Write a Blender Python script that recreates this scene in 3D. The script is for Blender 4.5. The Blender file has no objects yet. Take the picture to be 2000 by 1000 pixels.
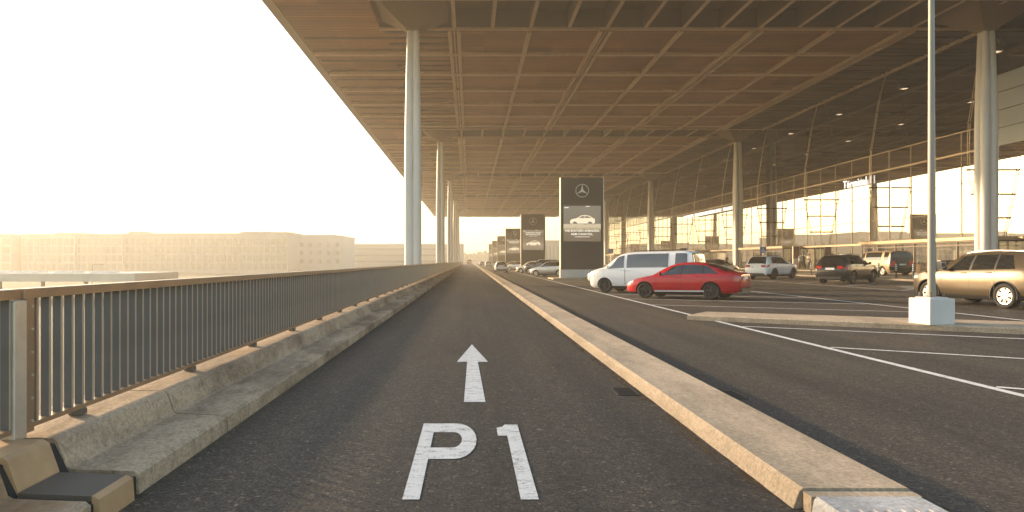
import bpy, bmesh, math, random
from mathutils import Vector, Matrix
random.seed(7)
R = math.radians
scene = bpy.context.scene
col = scene.collection

# ------------------------------------------------------------------ camera
cam_d = bpy.data.cameras.new('camera')
cam = bpy.data.objects.new('camera', cam_d); col.objects.link(cam)
cam.location = (0, 0, 1.55)
cam.rotation_euler = (R(90), 0, 0)
cam_d.sensor_width = 36.0
cam_d.lens = 36.0 * 1310 / 2000
cam_d.shift_x = 0.041
cam_d.shift_y = 0.005
cam_d.clip_start = 0.05
cam_d.clip_end = 6000
scene.camera = cam

# ------------------------------------------------------------------ sky, sun, exposure
SUN_AZ = 53.0      # degrees left of the driving direction (+Y)
SUN_EL = 11.2
world = bpy.data.worlds.new('World'); scene.world = world
world.use_nodes = True
wn = world.node_tree
bg = wn.nodes['Background']
sky = wn.nodes.new('ShaderNodeTexSky')
sky.sky_type = 'NISHITA'
sky.sun_disc = False
sky.sun_elevation = R(SUN_EL)
sky.sun_rotation = R(-SUN_AZ)
sky.air_density = 1.0; sky.dust_density = 1.2; sky.ozone_density = 1.0
tint = wn.nodes.new('ShaderNodeMix'); tint.data_type = 'RGBA'; tint.blend_type = 'MULTIPLY'; tint.inputs[0].default_value = 1
wn.links.new(sky.outputs[0], tint.inputs[6]); tint.inputs[7].default_value = (1.0, .96, .89, 1)
wn.links.new(tint.outputs[2], bg.inputs[0])
bg.inputs[1].default_value = 0.15
sd = bpy.data.lights.new('sun', 'SUN'); sun = bpy.data.objects.new('sun', sd); col.objects.link(sun)
sd.energy = 3.5; sd.angle = R(2.0); sd.color = (1.0, 0.72, 0.44)
tosun = Vector((-math.sin(R(SUN_AZ)) * math.cos(R(SUN_EL)), math.cos(R(SUN_AZ)) * math.cos(R(SUN_EL)), math.sin(R(SUN_EL))))
sun.rotation_euler = tosun.to_track_quat('Z', 'Y').to_euler()
vs = scene.view_settings
vs.view_transform = 'Standard'; vs.look = 'None'; vs.gamma = 1; vs.use_curve_mapping = False
vs.exposure = 1.6
HAZE = .0012
cy = scene.cycles
cy.use_denoising = True
cy.max_bounces = 8; cy.transparent_max_bounces = 16; cy.volume_bounces = 1
cy.caustics_reflective = False; cy.caustics_refractive = False
cy.sample_clamp_indirect = 6

# ------------------------------------------------------------------ materials
def newmat(name):
    m = bpy.data.materials.new(name); m.use_nodes = True
    return m, m.node_tree, m.node_tree.nodes['Principled BSDF']
def pm(name, c, rough=.5, metal=0., coat=0., spec=.5, emit=None, es=0.):
    m, t, b = newmat(name)
    b.inputs['Base Color'].default_value = (*c, 1)
    b.inputs['Roughness'].default_value = rough
    b.inputs['Metallic'].default_value = metal
    b.inputs['Coat Weight'].default_value = coat
    b.inputs['Coat Roughness'].default_value = .04
    b.inputs['Specular IOR Level'].default_value = spec
    if emit:
        b.inputs['Emission Color'].default_value = (*emit, 1); b.inputs['Emission Strength'].default_value = es
    return m
class NT:
    def __init__(s, t): s.t = t
    def n(s, k, **kw):
        o = s.t.nodes.new('ShaderNode' + k)
        for a, v in kw.items(): setattr(o, a, v)
        return o
    def l(s, a, b): s.t.links.new(a, b)
    def obj(s): return s.n('TexCoord').outputs['Object']
    def mapping(s, src, sc):
        m = s.n('Mapping'); m.inputs['Scale'].default_value = sc; s.l(src, m.inputs[0]); return m.outputs[0]
    def noise(s, src, scale, det=4, rough=.6):
        o = s.n('TexNoise'); o.inputs['Scale'].default_value = scale; o.inputs['Detail'].default_value = det
        o.inputs['Roughness'].default_value = rough; s.l(src, o.inputs['Vector']); return o.outputs['Fac']
    def ramp(s, f, stops):
        o = s.n('ValToRGB'); e = o.color_ramp.elements
        e[0].position, e[0].color = stops[0][0], (*stops[0][1], 1)
        e[1].position, e[1].color = stops[-1][0], (*stops[-1][1], 1)
        for p, c in stops[1:-1]:
            x = e.new(p); x.color = (*c, 1)
        s.l(f, o.inputs[0]); return o.outputs[0]
    def mix(s, f, a, b, mode='MIX'):
        o = s.n('Mix', data_type='RGBA', blend_type=mode)
        if isinstance(f, float): o.inputs[0].default_value = f
        else: s.l(f, o.inputs[0])
        for i, v in ((6, a), (7, b)):
            if isinstance(v, tuple): o.inputs[i].default_value = (*v, 1)
            else: s.l(v, o.inputs[i])
        return o.outputs[2]
    def bump(s, h, bsdf, st=.3, d=.01):
        o = s.n('Bump'); o.inputs['Strength'].default_value = st; o.inputs['Distance'].default_value = d
        s.l(h, o.inputs['Height']); s.l(o.outputs[0], bsdf.inputs['Normal'])

def mat_asphalt():
    m, t, b = newmat('asphalt'); k = NT(t); o = k.obj()
    fine = k.noise(o, 50, 3, .8); mid = k.noise(o, 9, 4, .65)
    vo = k.n('TexVoronoi'); vo.inputs['Scale'].default_value = 45; k.l(o, vo.inputs['Vector'])
    sp = k.n('SeparateColor'); k.l(vo.outputs['Color'], sp.inputs[0])
    big = k.noise(k.mapping(o, (1, .22, 1)), .42, 5, .62)
    c = k.ramp(fine, [(.28, (.020, .0175, .015)), (.50, (.068, .060, .051)), (.72, (.170, .150, .126))])
    grit = k.ramp(sp.outputs[0], [(.0, (.55, .55, .56)), (.72, (1.0, .98, .95)), (.95, (1.2, 1.17, 1.1)), (1., (2.4, 2.3, 2.1))])
    c = k.mix(1., c, grit, 'MULTIPLY')
    c2 = k.ramp(mid, [(.3, (.74, .74, .74)), (.7, (1.22, 1.19, 1.15))])
    c = k.mix(1., c, c2, 'MULTIPLY')
    c3 = k.ramp(big, [(.33, (.72, .72, .74)), (.5, (1., 1., 1.)), (.70, (1.38, 1.26, 1.1))])
    c = k.mix(1., c, c3, 'MULTIPLY')
    trk = k.noise(k.mapping(o, (1.5, .02, 1)), 1.0, 4, .6)
    c = k.mix(1., c, k.ramp(trk, [(.35, (.80, .80, .80)), (.5, (1., 1., 1.)), (.66, (1.24, 1.2, 1.15))]), 'MULTIPLY')
    spots = k.noise(k.mapping(o, (1, .6, 1)), 1.25, 3, .5)
    c = k.mix(1., c, k.ramp(spots, [(.25, (.55, .55, .55)), (.33, (1, 1, 1))]), 'MULTIPLY')
    rust = k.noise(o, .33, 6, .75)
    rf = k.ramp(rust, [(.60, (0, 0, 0)), (.74, (.42, .42, .42))])
    c = k.mix(rf, c, (.12, .062, .027))
    k.l(c, b.inputs['Base Color'])
    b.inputs['Roughness'].default_value = .72
    b.inputs['Specular IOR Level'].default_value = .35
    k.bump(fine, b, .8, .008)
    return m
def mat_concrete(name, base=(.40, .37, .33), dark=(.17, .15, .125), stain=1., rust=0.):
    m, t, b = newmat(name); k = NT(t); o = k.obj()
    n1 = k.noise(k.mapping(o, (1, .35, 1)), 1.9, 7, .72); n2 = k.noise(o, 34, 4, .75); n3 = k.noise(k.mapping(o, (1, 1.6, .5)), 11, 6, .75)
    f = k.ramp(n1, [(.38, (.0, .0, .0)), (.60, (1, 1, 1))])
    c = k.mix(f, dark, base)
    c = k.mix(1., c, k.ramp(n2, [(.30, (.62, .60, .58)), (.62, (1.14, 1.13, 1.12))]), 'MULTIPLY')
    c = k.mix(stain, c, k.mix(1., c, k.ramp(n3, [(.32, (.60, .57, .52)), (.46, (1, 1, 1)), (.76, (1.12, 1.1, 1.06))]), 'MULTIPLY'))
    if rust:
        n4 = k.noise(k.mapping(o, (1, .5, 1)), .9, 5, .7)
        c = k.mix(k.ramp(n4, [(.56, (0, 0, 0)), (.68, (rust, rust, rust))]), c, (.36, .19, .075))
    k.l(c, b.inputs['Base Color']); b.inputs['Roughness'].default_value = .85
    k.bump(n2, b, .35, .004)
    return m
def mat_paint_line():
    m, t, b = newmat('road_paint'); k = NT(t); o = k.obj()
    n = k.noise(o, 55, 5, .75); n2 = k.noise(k.mapping(o, (1, 1.8, 1)), 7, 4, .7)
    a = k.n('Math', operation='ADD'); k.l(n, a.inputs[0]); k.l(n2, a.inputs[1])
    c = k.ramp(a.outputs[0], [(.74, (.13, .125, .115)), (.86, (.50, .49, .47)), (1.0, (.74, .73, .70))])
    k.l(c, b.inputs['Base Color']); b.inputs['Roughness'].default_value = .7
    k.bump(n, b, .4, .004)
    return m
def mat_soffit(name, a, bcol):
    m, t, b = newmat(name); k = NT(t); o = k.obj()
    n = k.noise(k.mapping(o, (.06, 1.6, 1)), 1.9, 5, .7)
    n2 = k.noise(k.mapping(o, (.02, .35, 1)), 1.1, 3, .6)
    w = k.n('TexWave', wave_type='BANDS', bands_direction='Y'); w.inputs['Scale'].default_value = .55
    w.inputs['Distortion'].default_value = 0; k.l(o, w.inputs['Vector'])
    sn = k.n('VectorMath', operation='SNAP'); sn.inputs[1].default_value = (5.7, 2.98, 50); k.l(o, sn.inputs[0])
    wnz = k.n('TexWhiteNoise'); k.l(sn.outputs[0], wnz.inputs['Vector'])
    st = k.noise(o, .35, 5, .7)
    c = k.ramp(n, [(.3, a), (.7, bcol)])
    c = k.mix(1., c, k.ramp(n2, [(.3, (.8, .8, .8)), (.7, (1.15, 1.15, 1.15))]), 'MULTIPLY')
    c = k.mix(1., c, k.ramp(w.outputs['Fac'], [(.0, (.62, .62, .62)), (.22, (1, 1, 1)), (1., (1.04, 1.04, 1.04))]), 'MULTIPLY')
    c = k.mix(1., c, k.ramp(wnz.outputs['Value'], [(.0, (.80, .80, .80)), (1., (1.18, 1.18, 1.18))]), 'MULTIPLY')
    c = k.mix(1., c, k.ramp(st, [(.30, (.78, .76, .74)), (.55, (1., 1., 1.))]), 'MULTIPLY')
    k.l(c, b.inputs['Base Color']); b.inputs['Roughness'].default_value = .42
    b.inputs['Specular IOR Level'].default_value = .12
    return m
def mat_weather(name, c, rough=.4, metal=0., var=.25, scale=3.):
    m, t, b = newmat(name); k = NT(t); o = k.obj()
    n = k.noise(o, scale, 5, .65)
    lo = tuple(x * (1 - var) for x in c); hi = tuple(min(1, x * (1 + var)) for x in c)
    k.l(k.ramp(n, [(.3, lo), (.7, hi)]), b.inputs['Base Color'])
    b.inputs['Metallic'].default_value = metal
    rr = k.n('MapRange'); rr.inputs[3].default_value = max(.05, rough - .1); rr.inputs[4].default_value = rough + .12
    k.l(n, rr.inputs[0]); k.l(rr.outputs[0], b.inputs['Roughness'])
    return m
def mat_glass_wall(name, fac, tint, rough=.0):
    m = bpy.data.materials.new(name); m.use_nodes = True; t = m.node_tree; t.nodes.clear(); k = NT(t)
    out = k.n('OutputMaterial'); mx = k.n('MixShader'); g = k.n('BsdfGlossy'); tr = k.n('BsdfTransparent')
    g.inputs['Roughness'].default_value = rough; g.inputs['Color'].default_value = (1, .97, .92, 1)
    tr.inputs['Color'].default_value = (*tint, 1); mx.inputs[0].default_value = fac
    k.l(tr.outputs[0], mx.inputs[1]); k.l(g.outputs[0], mx.inputs[2]); k.l(mx.outputs[0], out.inputs[0])
    return m
def mat_car_paint(name, c, metal=0., rough=.32):
    m, t, b = newmat(name); k = NT(t)
    b.inputs['Base Color'].default_value = (*c, 1); b.inputs['Metallic'].default_value = metal
    b.inputs['Roughness'].default_value = rough; b.inputs['Coat Weight'].default_value = .7; b.inputs['Specular IOR Level'].default_value = .3
    b.inputs['Coat Roughness'].default_value = .03
    n = k.noise(k.obj(), 6, 4, .6)
    dirt = k.ramp(n, [(.5, c), (.9, tuple(x * .9 + .008 for x in c))])
    k.l(dirt, b.inputs['Base Color'])
    return m

M = {}
M['asphalt'] = mat_asphalt()
M['concrete'] = mat_concrete('parapet_concrete', (.52, .39, .265), (.22, .155, .10), 1., .6)
M['kerb_stone'] = mat_concrete('kerb_stone', (.52, .41, .295), (.36, .285, .20), .25)
M['slab_stone'] = mat_concrete('slab_stone', (.50, .50, .50), (.36, .36, .36), .4)
M['paving'] = mat_concrete('paving_concrete', (.29, .255, .21), (.19, .165, .135), .5)
M['paint'] = mat_paint_line()
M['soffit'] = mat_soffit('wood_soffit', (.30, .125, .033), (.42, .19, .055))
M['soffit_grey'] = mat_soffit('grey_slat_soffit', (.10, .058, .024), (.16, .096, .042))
M['batten'] = mat_weather('tan_batten', (.60, .43, .265), .5, 0, .12)
M['coffer'] = mat_weather('coffer_panel', (.20, .135, .075), .8, 0, .12, .4)
M['fascia'] = mat_weather('fascia_metal', (.42, .33, .22), .45, 0, .1, .5)
M['roof_top'] = pm('roof_membrane', (.35, .35, .34), .8)
M['column'] = mat_weather('column_paint', (.72, .71, .68), .42, 0, .06, .6)
M['rail_brown'] = mat_weather('handrail_bronze', (.36, .25, .155), .33, .45, .18, 2.)
M['rail_grey'] = mat_weather('rail_grey_paint', (.125, .105, .085), .5, .0, .15, 3.)
M['bar'] = mat_weather('baluster_shaded_side', (.110, .113, .117), .45, .0, .15, 3.)  # dark tone carries the shade on the bar sides
M['bar_lit_edge'] = mat_weather('baluster_lit_edge', (.42, .345, .26), .4, .2, .12, 3.)  # paler tan front strips paint in the light caught by the bar edges
M['cover'] = mat_weather('cover_plate_brown', (.52, .325, .17), .5, .0, .15, 4.)
M['galv'] = mat_weather('galvanised_steel', (.60, .56, .48), .42, .6, .12, 5.)
M['dark_joint'] = pm('joint_rubber', (.02, .02, .02), .8)
M['steel'] = mat_weather('facade_steel', (.40, .31, .21), .35, .35, .08, 1.)
M['steel_dark'] = mat_weather('facade_steel_dark', (.10, .075, .05), .4, .2, .1, 1.)
M['cable'] = mat_weather('cable_steel', (.55, .43, .28), .4, .2, .06, 1.)
M['glass_wall'] = mat_glass_wall('curtain_glass', .62, (.34, .30, .25))
M['glass_high'] = mat_glass_wall('high_glass', .17, (.14, .11, .08))
M['glass_band'] = mat_glass_wall('spandrel_glass', .40, (.62, .52, .40), .05)
M['glass_door'] = mat_glass_wall('door_glass', .35, (.70, .66, .6))
M['frost'] = pm('grey_panel', (.36, .42, .45), .18, 0, .3)
M['interior'] = mat_weather('interior_wall', (.24, .135, .055), .55, 0, .15, .2)
M['interior_floor'] = pm('interior_floor', (.22, .18, .14), .3)
M['lamp_glow'] = pm('ceiling_lamp', (.8, .8, .8), .5, emit=(1., .92, .78), es=3.)
M['warm_glow'] = pm('shop_light', (.8, .7, .6), .5, emit=(1., .8, .55), es=1.2)
M['panel_dark'] = mat_weather('pylon_panel', (.034, .030, .027), .6, 0, .1, .8)
M['white_base'] = mat_weather('white_plinth', (.58, .565, .54), .55, 0, .07, 2.)
M['emblem'] = pm('emblem_silver', (.70, .70, .70), .35, .15)
M['chrome'] = pm('chrome', (.75, .75, .76), .18, .9)
M['black_plastic'] = pm('black_plastic', (.018, .018, .018), .5)
M['tyre'] = pm('tyre_rubber', (.017, .016, .016), .82)
M['rim_dark'] = pm('dark_alloy', (.045, .045, .048), .35, .6)
M['rim'] = pm('alloy', (.62, .61, .59), .28, .85)
M['car_glass'] = pm('car_glass', (.014, .016, .017), .04, 0, .6, .9)
M['car_glass_lit'] = pm('side_glass', (.055, .06, .062), .05, 0, .8, .9)
M['tail'] = pm('tail_lamp', (.42, .012, .016), .15, 0, 1.)
M['head'] = pm('head_lamp', (.62, .63, .64), .1, .2, 1.)
M['plate'] = pm('number_plate', (.75, .75, .73), .4)
M['plate_blue'] = pm('plate_band', (.02, .08, .42), .4)
M['sign_blue'] = pm('sign_blue', (.03, .16, .5), .45)
M['sign_white'] = pm('sign_white', (.8, .8, .8), .5)
M['maroon'] = pm('sign_maroon', (.13, .018, .022), .45)
M['lamp_pole'] = mat_weather('lamp_pole_paint', (.27, .25, .22), .45, .1, .06, 2.)
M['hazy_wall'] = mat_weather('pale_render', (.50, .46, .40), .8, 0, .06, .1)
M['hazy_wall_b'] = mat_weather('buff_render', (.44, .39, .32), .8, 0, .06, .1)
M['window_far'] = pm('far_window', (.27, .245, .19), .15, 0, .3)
M['canopy_low'] = mat_weather('bus_canopy_metal', (.74, .66, .52), .6, 0, .1, .2)
M['skylight'] = pm('skylight', (.85, .85, .83), .12, 0, 1.)
M['grass'] = mat_weather('dry_verge', (.12, .10, .055), .9, 0, .3, .05)
M['leaf'] = mat_weather('leaf', (.075, .068, .030), .7, 0, .35, .3)
M['iron'] = mat_weather('cast_iron', (.055, .05, .045), .55, .4, .2, 8.)
M['skin'] = pm('skin', (.42, .25, .17), .55)
M['hair'] = pm('hair', (.03, .02, .014), .6)
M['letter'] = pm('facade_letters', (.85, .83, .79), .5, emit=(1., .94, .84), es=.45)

# ------------------------------------------------------------------ mesh helpers
class MB:
    def __init__(s): s.v = []; s.f = []; s.m = []
    def add(s, vs, fs, mi=0):
        o = len(s.v); s.v += [tuple(v) for v in vs]
        for f in fs: s.f.append([i + o for i in f]); s.m.append(mi)
    def box(s, x0, x1, y0, y1, z0, z1, mi=0):
        s.add([(x0,y0,z0),(x1,y0,z0),(x1,y1,z0),(x0,y1,z0),(x0,y0,z1),(x1,y0,z1),(x1,y1,z1),(x0,y1,z1)],
              [(0,3,2,1),(4,5,6,7),(0,1,5,4),(1,2,6,5),(2,3,7,6),(3,0,4,7)], mi)
    def bbox(s, x0, x1, y0, y1, z0, z1, c=.02, mi=0):      # box with chamfered top and vertical edges
        p = lambda a: [(x0+a+c,y0+a),(x1-a-c,y0+a),(x1-a,y0+a+c),(x1-a,y1-a-c),(x1-a-c,y1-a),(x0+a+c,y1-a),(x0+a,y1-a-c),(x0+a,y0+a+c)]
        rings = [[(x,y,z0) for x,y in p(0)], [(x,y,z1-c) for x,y in p(0)], [(x,y,z1) for x,y in p(c)]]
        s.loft(rings, True, mi)
    def loft(s, rings, caps=True, mi=0, closed=True):
        n = len(rings[0]); vs = [v for r in rings for v in r]; fs = []
        for i in range(len(rings)-1):
            for j in range(n if closed else n-1):
                a = i*n+j; b = i*n+(j+1) % n
                fs.append((a, b, b+n, a+n))
        if caps:
            fs.append(tuple(range(n-1, -1, -1))); fs.append(tuple((len(rings)-1)*n+j for j in range(n)))
        s.add(vs, fs, mi)
    def tube(s, p0, p1, r0, r1=None, n=10, mi=0, caps=True):
        r1 = r0 if r1 is None else r1
        p0 = Vector(p0); p1 = Vector(p1); d = (p1-p0).normalized()
        u = d.orthogonal().normalized(); w = d.cross(u)
        ring = lambda p, r: [tuple(p + u*(r*math.cos(2*math.pi*j/n)) + w*(r*math.sin(2*math.pi*j/n))) for j in range(n)]
        s.loft([ring(p0, r0), ring(p1, r1)], caps, mi)
    def path(s, pts, r, n=8, mi=0):
        for a, b in zip(pts[:-1], pts[1:]): s.tube(a, b, r, r, n, mi)
    def prism_y(s, poly, y0, y1, mi=0):      # poly of (x, z)
        s.loft([[(x, y0, z) for x, z in poly], [(x, y1, z) for x, z in poly]], True, mi)
    def prism_z(s, poly, z0, z1, mi=0):
        s.loft([[(x, y, z0) for x, y in poly], [(x, y, z1) for x, y in poly]], True, mi)
    def xform(s, mat):
        s.v = [tuple(mat @ Vector(v)) for v in s.v]; return s
    def build(s, name, mats, parent=None, smooth=False, fix=True):
        me = bpy.data.meshes.new(name); me.from_pydata(s.v, [], s.f)
        mats = mats if isinstance(mats, (list, tuple)) else [mats]
        for x in mats: me.materials.append(x)
        me.polygons.foreach_set('material_index', s.m)
        if fix:
            bm = bmesh.new(); bm.from_mesh(me); bmesh.ops.recalc_face_normals(bm, faces=bm.faces); bm.to_mesh(me); bm.free()
        if smooth:
            me.polygons.foreach_set('use_smooth', [True]*len(me.polygons))
        me.update()
        o = bpy.data.objects.new(name, me); col.objects.link(o)
        if parent: o.parent = parent
        return o
def empty(name, loc=(0,0,0), rz=0., parent=None):
    o = bpy.data.objects.new(name, None); col.objects.link(o); o.location = loc; o.rotation_euler = (0,0,rz)
    if parent: o.parent = parent
    return o
def tag(o, label=None, cat=None, group=None, kind=None):
    if label: o['label'] = label
    if cat: o['category'] = cat
    if group: o['group'] = group
    if kind: o['kind'] = kind
    return o
def dup(o, parent=None):
    c = o.copy(); col.objects.link(c)
    if parent: c.parent = parent
    for ch in list(o.children): dup(ch, c)
    return c
def sharp(o, ang=35):
    me = o.data
    bm = bmesh.new(); bm.from_mesh(me)
    for e in bm.edges:
        if len(e.link_faces) == 2 and e.calc_face_angle(0) > R(ang): e.smooth = False
        else: e.smooth = True
    for f in bm.faces: f.smooth = True
    bm.to_mesh(me); bm.free(); return o
def evaluated(o):
    dg = bpy.context.evaluated_depsgraph_get()
    me = bpy.data.meshes.new_from_object(o.evaluated_get(dg), depsgraph=dg)
    o.modifiers.clear(); o.data = me; return o
def text(name, body, size, mat, mtx, parent=None, depth=.01, align='CENTER', spacing=1., bold=0.):
    cu = bpy.data.curves.new(name, 'FONT'); cu.body = body; cu.size = size; cu.align_x = align
    cu.extrude = depth; cu.space_character = spacing; cu.offset = bold; cu.resolution_u = 3
    t = bpy.data.objects.new(name, cu); col.objects.link(t)
    dg = bpy.context.evaluated_depsgraph_get()
    me = bpy.data.meshes.new_from_object(t.evaluated_get(dg), depsgraph=dg)
    bpy.data.objects.remove(t)
    me.transform(mtx); me.materials.clear(); me.materials.append(mat)
    o = bpy.data.objects.new(name, me); col.objects.link(o)
    if parent: o.parent = parent
    return o
def gz(x): return .017 * max(0., min(x, 36.) - 6.4)      # the forecourt rises gently towards the terminal

# ================================================================== THE GROUND
LOW = -3.2
g = MB(); g.add([(-880,-190,LOW),(-3.3,-190,LOW),(-3.3,1190,LOW),(-880,1190,LOW)], [(0,1,2,3)])
g.add([(-3.3,560,LOW),(880,560,LOW),(880,1190,LOW),(-3.3,1190,LOW)], [(0,1,2,3)])
g.add([(90,-190,LOW),(880,-190,LOW),(880,560,LOW),(90,560,LOW)], [(0,1,2,3)])
g.add([(-3.3,-190,LOW),(90,-190,LOW),(90,-60,LOW),(-3.3,-60,LOW)], [(0,1,2,3)])
tag(g.build('ground', M['grass']), kind='structure')
rd = MB()
xs = [-2.9, 6.4, 36.0, 90.0]
for a, b in zip(xs[:-1], xs[1:]):
    rd.add([(a,-60,gz(a)),(b,-60,gz(b)),(b,560,gz(b)),(a,560,gz(a))], [(0,1,2,3)])
tag(rd.build('road', M['asphalt']), kind='structure')
dk = MB(); dk.box(-3.3, 90, -60, 560, LOW-.5, -.35)
tag(dk.build('road_base', M['paving']), kind='structure')
lr = MB(); lr.add([(-60,-100,LOW+.01),(-30,-100,LOW+.01),(-30,700,LOW+.01),(-60,700,LOW+.01)], [(0,1,2,3)])
tag(lr.build('lower_road', M['asphalt']), kind='structure')

# median kerb, one precast length after another with open joints
kb = MB()
def kerb_piece(y0, y1, x0=2.06, x1=2.77, h=.13):
    p = [(x0-.045,-.02),(x0,h-.025),(x0+.025,h),(x1-.03,h),(x1,h-.03),(x1+.01,-.02)]
    kb.prism_y(p, y0, y1)
y = 4.2
while y < 330:
    L = 6.0 if y < 80 else 40
    kerb_piece(y, y+L-.012); y += L
kb.box(2.12, 2.7, 4.2, 330, -.01, .10)
tag(kb.build('kerb', M['kerb_stone']), kind='structure')
ks = MB(); ks.prism_y([(2.06,-.02),(2.08,.10),(2.10,.125),(2.72,.125),(2.74,.10),(2.76,-.02)], 1.2, 4.06)
for i in range(16):
    for j in range(7):
        ks.box(2.15+j*.08, 2.19+j*.08, 1.4+i*.16, 1.44+i*.16, .125, .130)
tag(ks.build('tactile_kerb_slab', M['slab_stone']), kind='structure')
kj = MB(); kj.box(2.075, 2.75, 4.078, 4.176, -.01, .118)
tag(kj.build('kerb_joint', M['kerb_stone']), kind='structure')

U = Vector((math.cos(R(38)), -math.sin(R(38)), 0)); V = Vector((U.y*-1, U.x, 0))
V = Vector((math.sin(R(38)), math.cos(R(38)), 0))
def line_strip(mb, p, q, w, dz=.006):
    p = Vector((*p, 0)); q = Vector((*q, 0)); d = (q-p).normalized(); n = Vector((-d.y, d.x, 0))*(w/2)
    c = [p-n, q-n, q+n, p+n]
    n = max(1, int(abs(q.x-p.x)/4)); vs = []; fs = []
    for i in range(n+1):
        t = i/n
        for a, b in ((c[0],c[1]),(c[3],c[2])):
            v = a.lerp(b, t); vs.append((v.x, v.y, gz(v.x)+dz))
        if i: fs.append((2*i-2, 2*i, 2*i+1, 2*i-1))
    mb.add(vs, fs)
def mark(name, segs, dz=.006):
    mb = MB()
    for p, q, w in segs: line_strip(mb, p, q, w, dz)
    return tag(mb.build(name, M['paint'], fix=False), kind='structure')
mark('lane_line', [((6.36,-8),(6.36,330),.13)], .005)
mark('lane_line', [((13.35,4),(13.35,330),.12)], .005)
mark('lane_line', [((19.5,8),(19.5,330),.12)], .005)
ys = [8.22-3.9, 8.22, 12.0, 15.86, 23.7, 27.5, 31.4, 35.3, 39.2, 43.1] + [47+3.9*i for i in range(24)]
for y0 in ys:
    L = 6.9/U.x
    mark('bay_line', [((6.45,y0),(6.45+U.x*L*.97,y0+U.y*L*.97),.10)], .009)
for i in range(26):
    y0 = 16+4.8*i
    mark('bay_line', [((19.6,y0),(19.6+4.7,y0+3.68),.10)], .009)
for i in range(7):
    y0 = 33.2+i*.55
    mark('crossing_stripe', [((20.3+i*.25,y0-2.2),(23.6+i*.25,y0-2.9),.16)], .012)
# P1 and the arrow on the lane
pk = MB(); Z = .005
pk.add([(-.44,4.35,Z),(-.328,4.35,Z),(-.328,6.385,Z),(-.44,6.385,Z)], [(0,1,2,3)])
out, inn = [(-.328,6.385)], [(-.328,6.06)]
for i in range(13):
    a = R(90-15*i); out.append((-.13+.187*math.cos(a), 5.8125+.5725*math.sin(a))); inn.append((-.145+.075*math.cos(a), 5.81+.25*math.sin(a)))
out.append((-.328,5.24)); inn.append((-.328,5.56))
vs = [(x,y,Z) for x,y in out]+[(x,y,Z) for x,y in inn]; n = len(out)
pk.add(vs, [(i,i+1,n+i+1,n+i) for i in range(n-1)])
tag(pk.build('painted_letter', M['paint'], fix=False), kind='structure')
on = MB(); on.add([(x,y,Z) for x,y in [(.33,4.35),(.447,4.35),(.447,6.34),(.325,6.34),(.30,6.26),(.246,6.22),(.246,5.94),(.33,5.94)]], [tuple(range(8))])
tag(on.build('painted_number', M['paint'], fix=False), kind='structure')
ar = MB(); ar.add([(x,y,Z) for x,y in [(-.067,7.36),(.17,7.36),(.12,10.3),(.275,10.3),(.035,12.46),(-.20,10.3),(-.044,10.3)]], [tuple(range(7))])
tag(ar.build('painted_arrow', M['paint'], fix=False), kind='structure')

# lamp island: a low kerb running with the bays
def slant_poly(x, y, L, w0, w1, inset=0):
    o = Vector((x, y, 0))
    return [o + U*inset - V*(w0/2-inset), o + U*(L) - V*(w1/2-inset), o + U*L + V*(w1/2-inset), o + U*inset + V*(w0/2-inset)]
isl = MB(); o0 = slant_poly(6.2, 18.35, 8.8, 1.45, 1.75); o1 = slant_poly(6.2, 18.35, 8.8, 1.45, 1.75, .03)
isl.loft([[(v.x,v.y,gz(v.x)-.05) for v in o0], [(v.x,v.y,gz(v.x)+.10) for v in o0], [(v.x,v.y,gz(v.x)+.125) for v in o1]])
tag(isl.build('kerb', M['kerb_stone']), kind='structure')
for k in range(6):
    yk = 58.6+43.9*k
    t = MB(); a = [(6.9,yk-3.0),(13.0,yk-3.0),(13.0,yk+.9),(6.9,yk+.9)]
    t.loft([[(x,y,gz(x)-.05) for x,y in a], [(x,y,gz(x)+.10) for x,y in a], [(x*.99+.1,y,gz(x)+.125) for x,y in a]])
    tag(t.build('kerb', M['kerb_stone']), kind='structure')
rs = MB(); a = [(26.6,24),(29.4,24),(29.4,260),(26.6,260)]
rs.loft([[(x,y,gz(x)-.05) for x,y in a], [(x,y,gz(x)+.11) for x,y in a]])
tag(rs.build('traffic_island', M['paving']), kind='structure')
pv = MB(); a = [(35.6,10),(38.66,10),(38.66,262),(35.6,262)]
pv.loft([[(x,y,gz(x)-.05) for x,y in a], [(x,y,.63) for x,y in a]])
tag(pv.build('pavement', M['paving']), kind='structure')
m, tt, bs = newmat('gutter_grit'); q = NT(tt); o_ = q.obj()
bs.inputs['Base Color'].default_value = (.115, .070, .032, 1); bs.inputs['Roughness'].default_value = .9
q.l(q.ramp(q.noise(q.mapping(o_, (3, .55, 1)), 2.2, 6, .75), [(.46, (0, 0, 0)), (.60, (.8, .8, .8))]), bs.inputs['Alpha'])
dm = MB(); dm.add([(2.775,1.2,.003),(2.99,1.2,.003),(2.93,60,.003),(2.775,60,.003)], [(0,1,2,3)]); dm.add([(1.90,4.2,.003),(2.035,4.2,.003),(2.035,60,.003),(1.95,60,.003)], [(0,1,2,3)])
tag(dm.build('gutter_grit', m, fix=False), kind='structure')
def grate(x, y, rz, label):
    t = empty('drain_grate', (x, y, 0), rz); tag(t, label, 'drain grate', 'drain grates beside the median kerb')
    f = MB()
    for s in (-1, 1):
        f.box(-.25,.25,s*.17-.02,s*.17+.02,.001,.010); f.box(s*.25-.02,s*.25+.02,-.15,.15,.001,.010)
    f.build('frame', M['iron'], t)
    b = MB()
    for i in range(9): b.box(-.22+i*.052,-.195+i*.052,-.15,.15,.001,.007)
    b.build('bars', M['iron'], t)
    t.scale = (.85,.7,1)
    p = MB(); p.add([(-.23,-.15,.0008),(.23,-.15,.0008),(.23,.15,.0008),(-.23,.15,.0008)], [(0,1,2,3)]); p.build('pit', M['dark_joint'], t)
GS = .8
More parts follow.
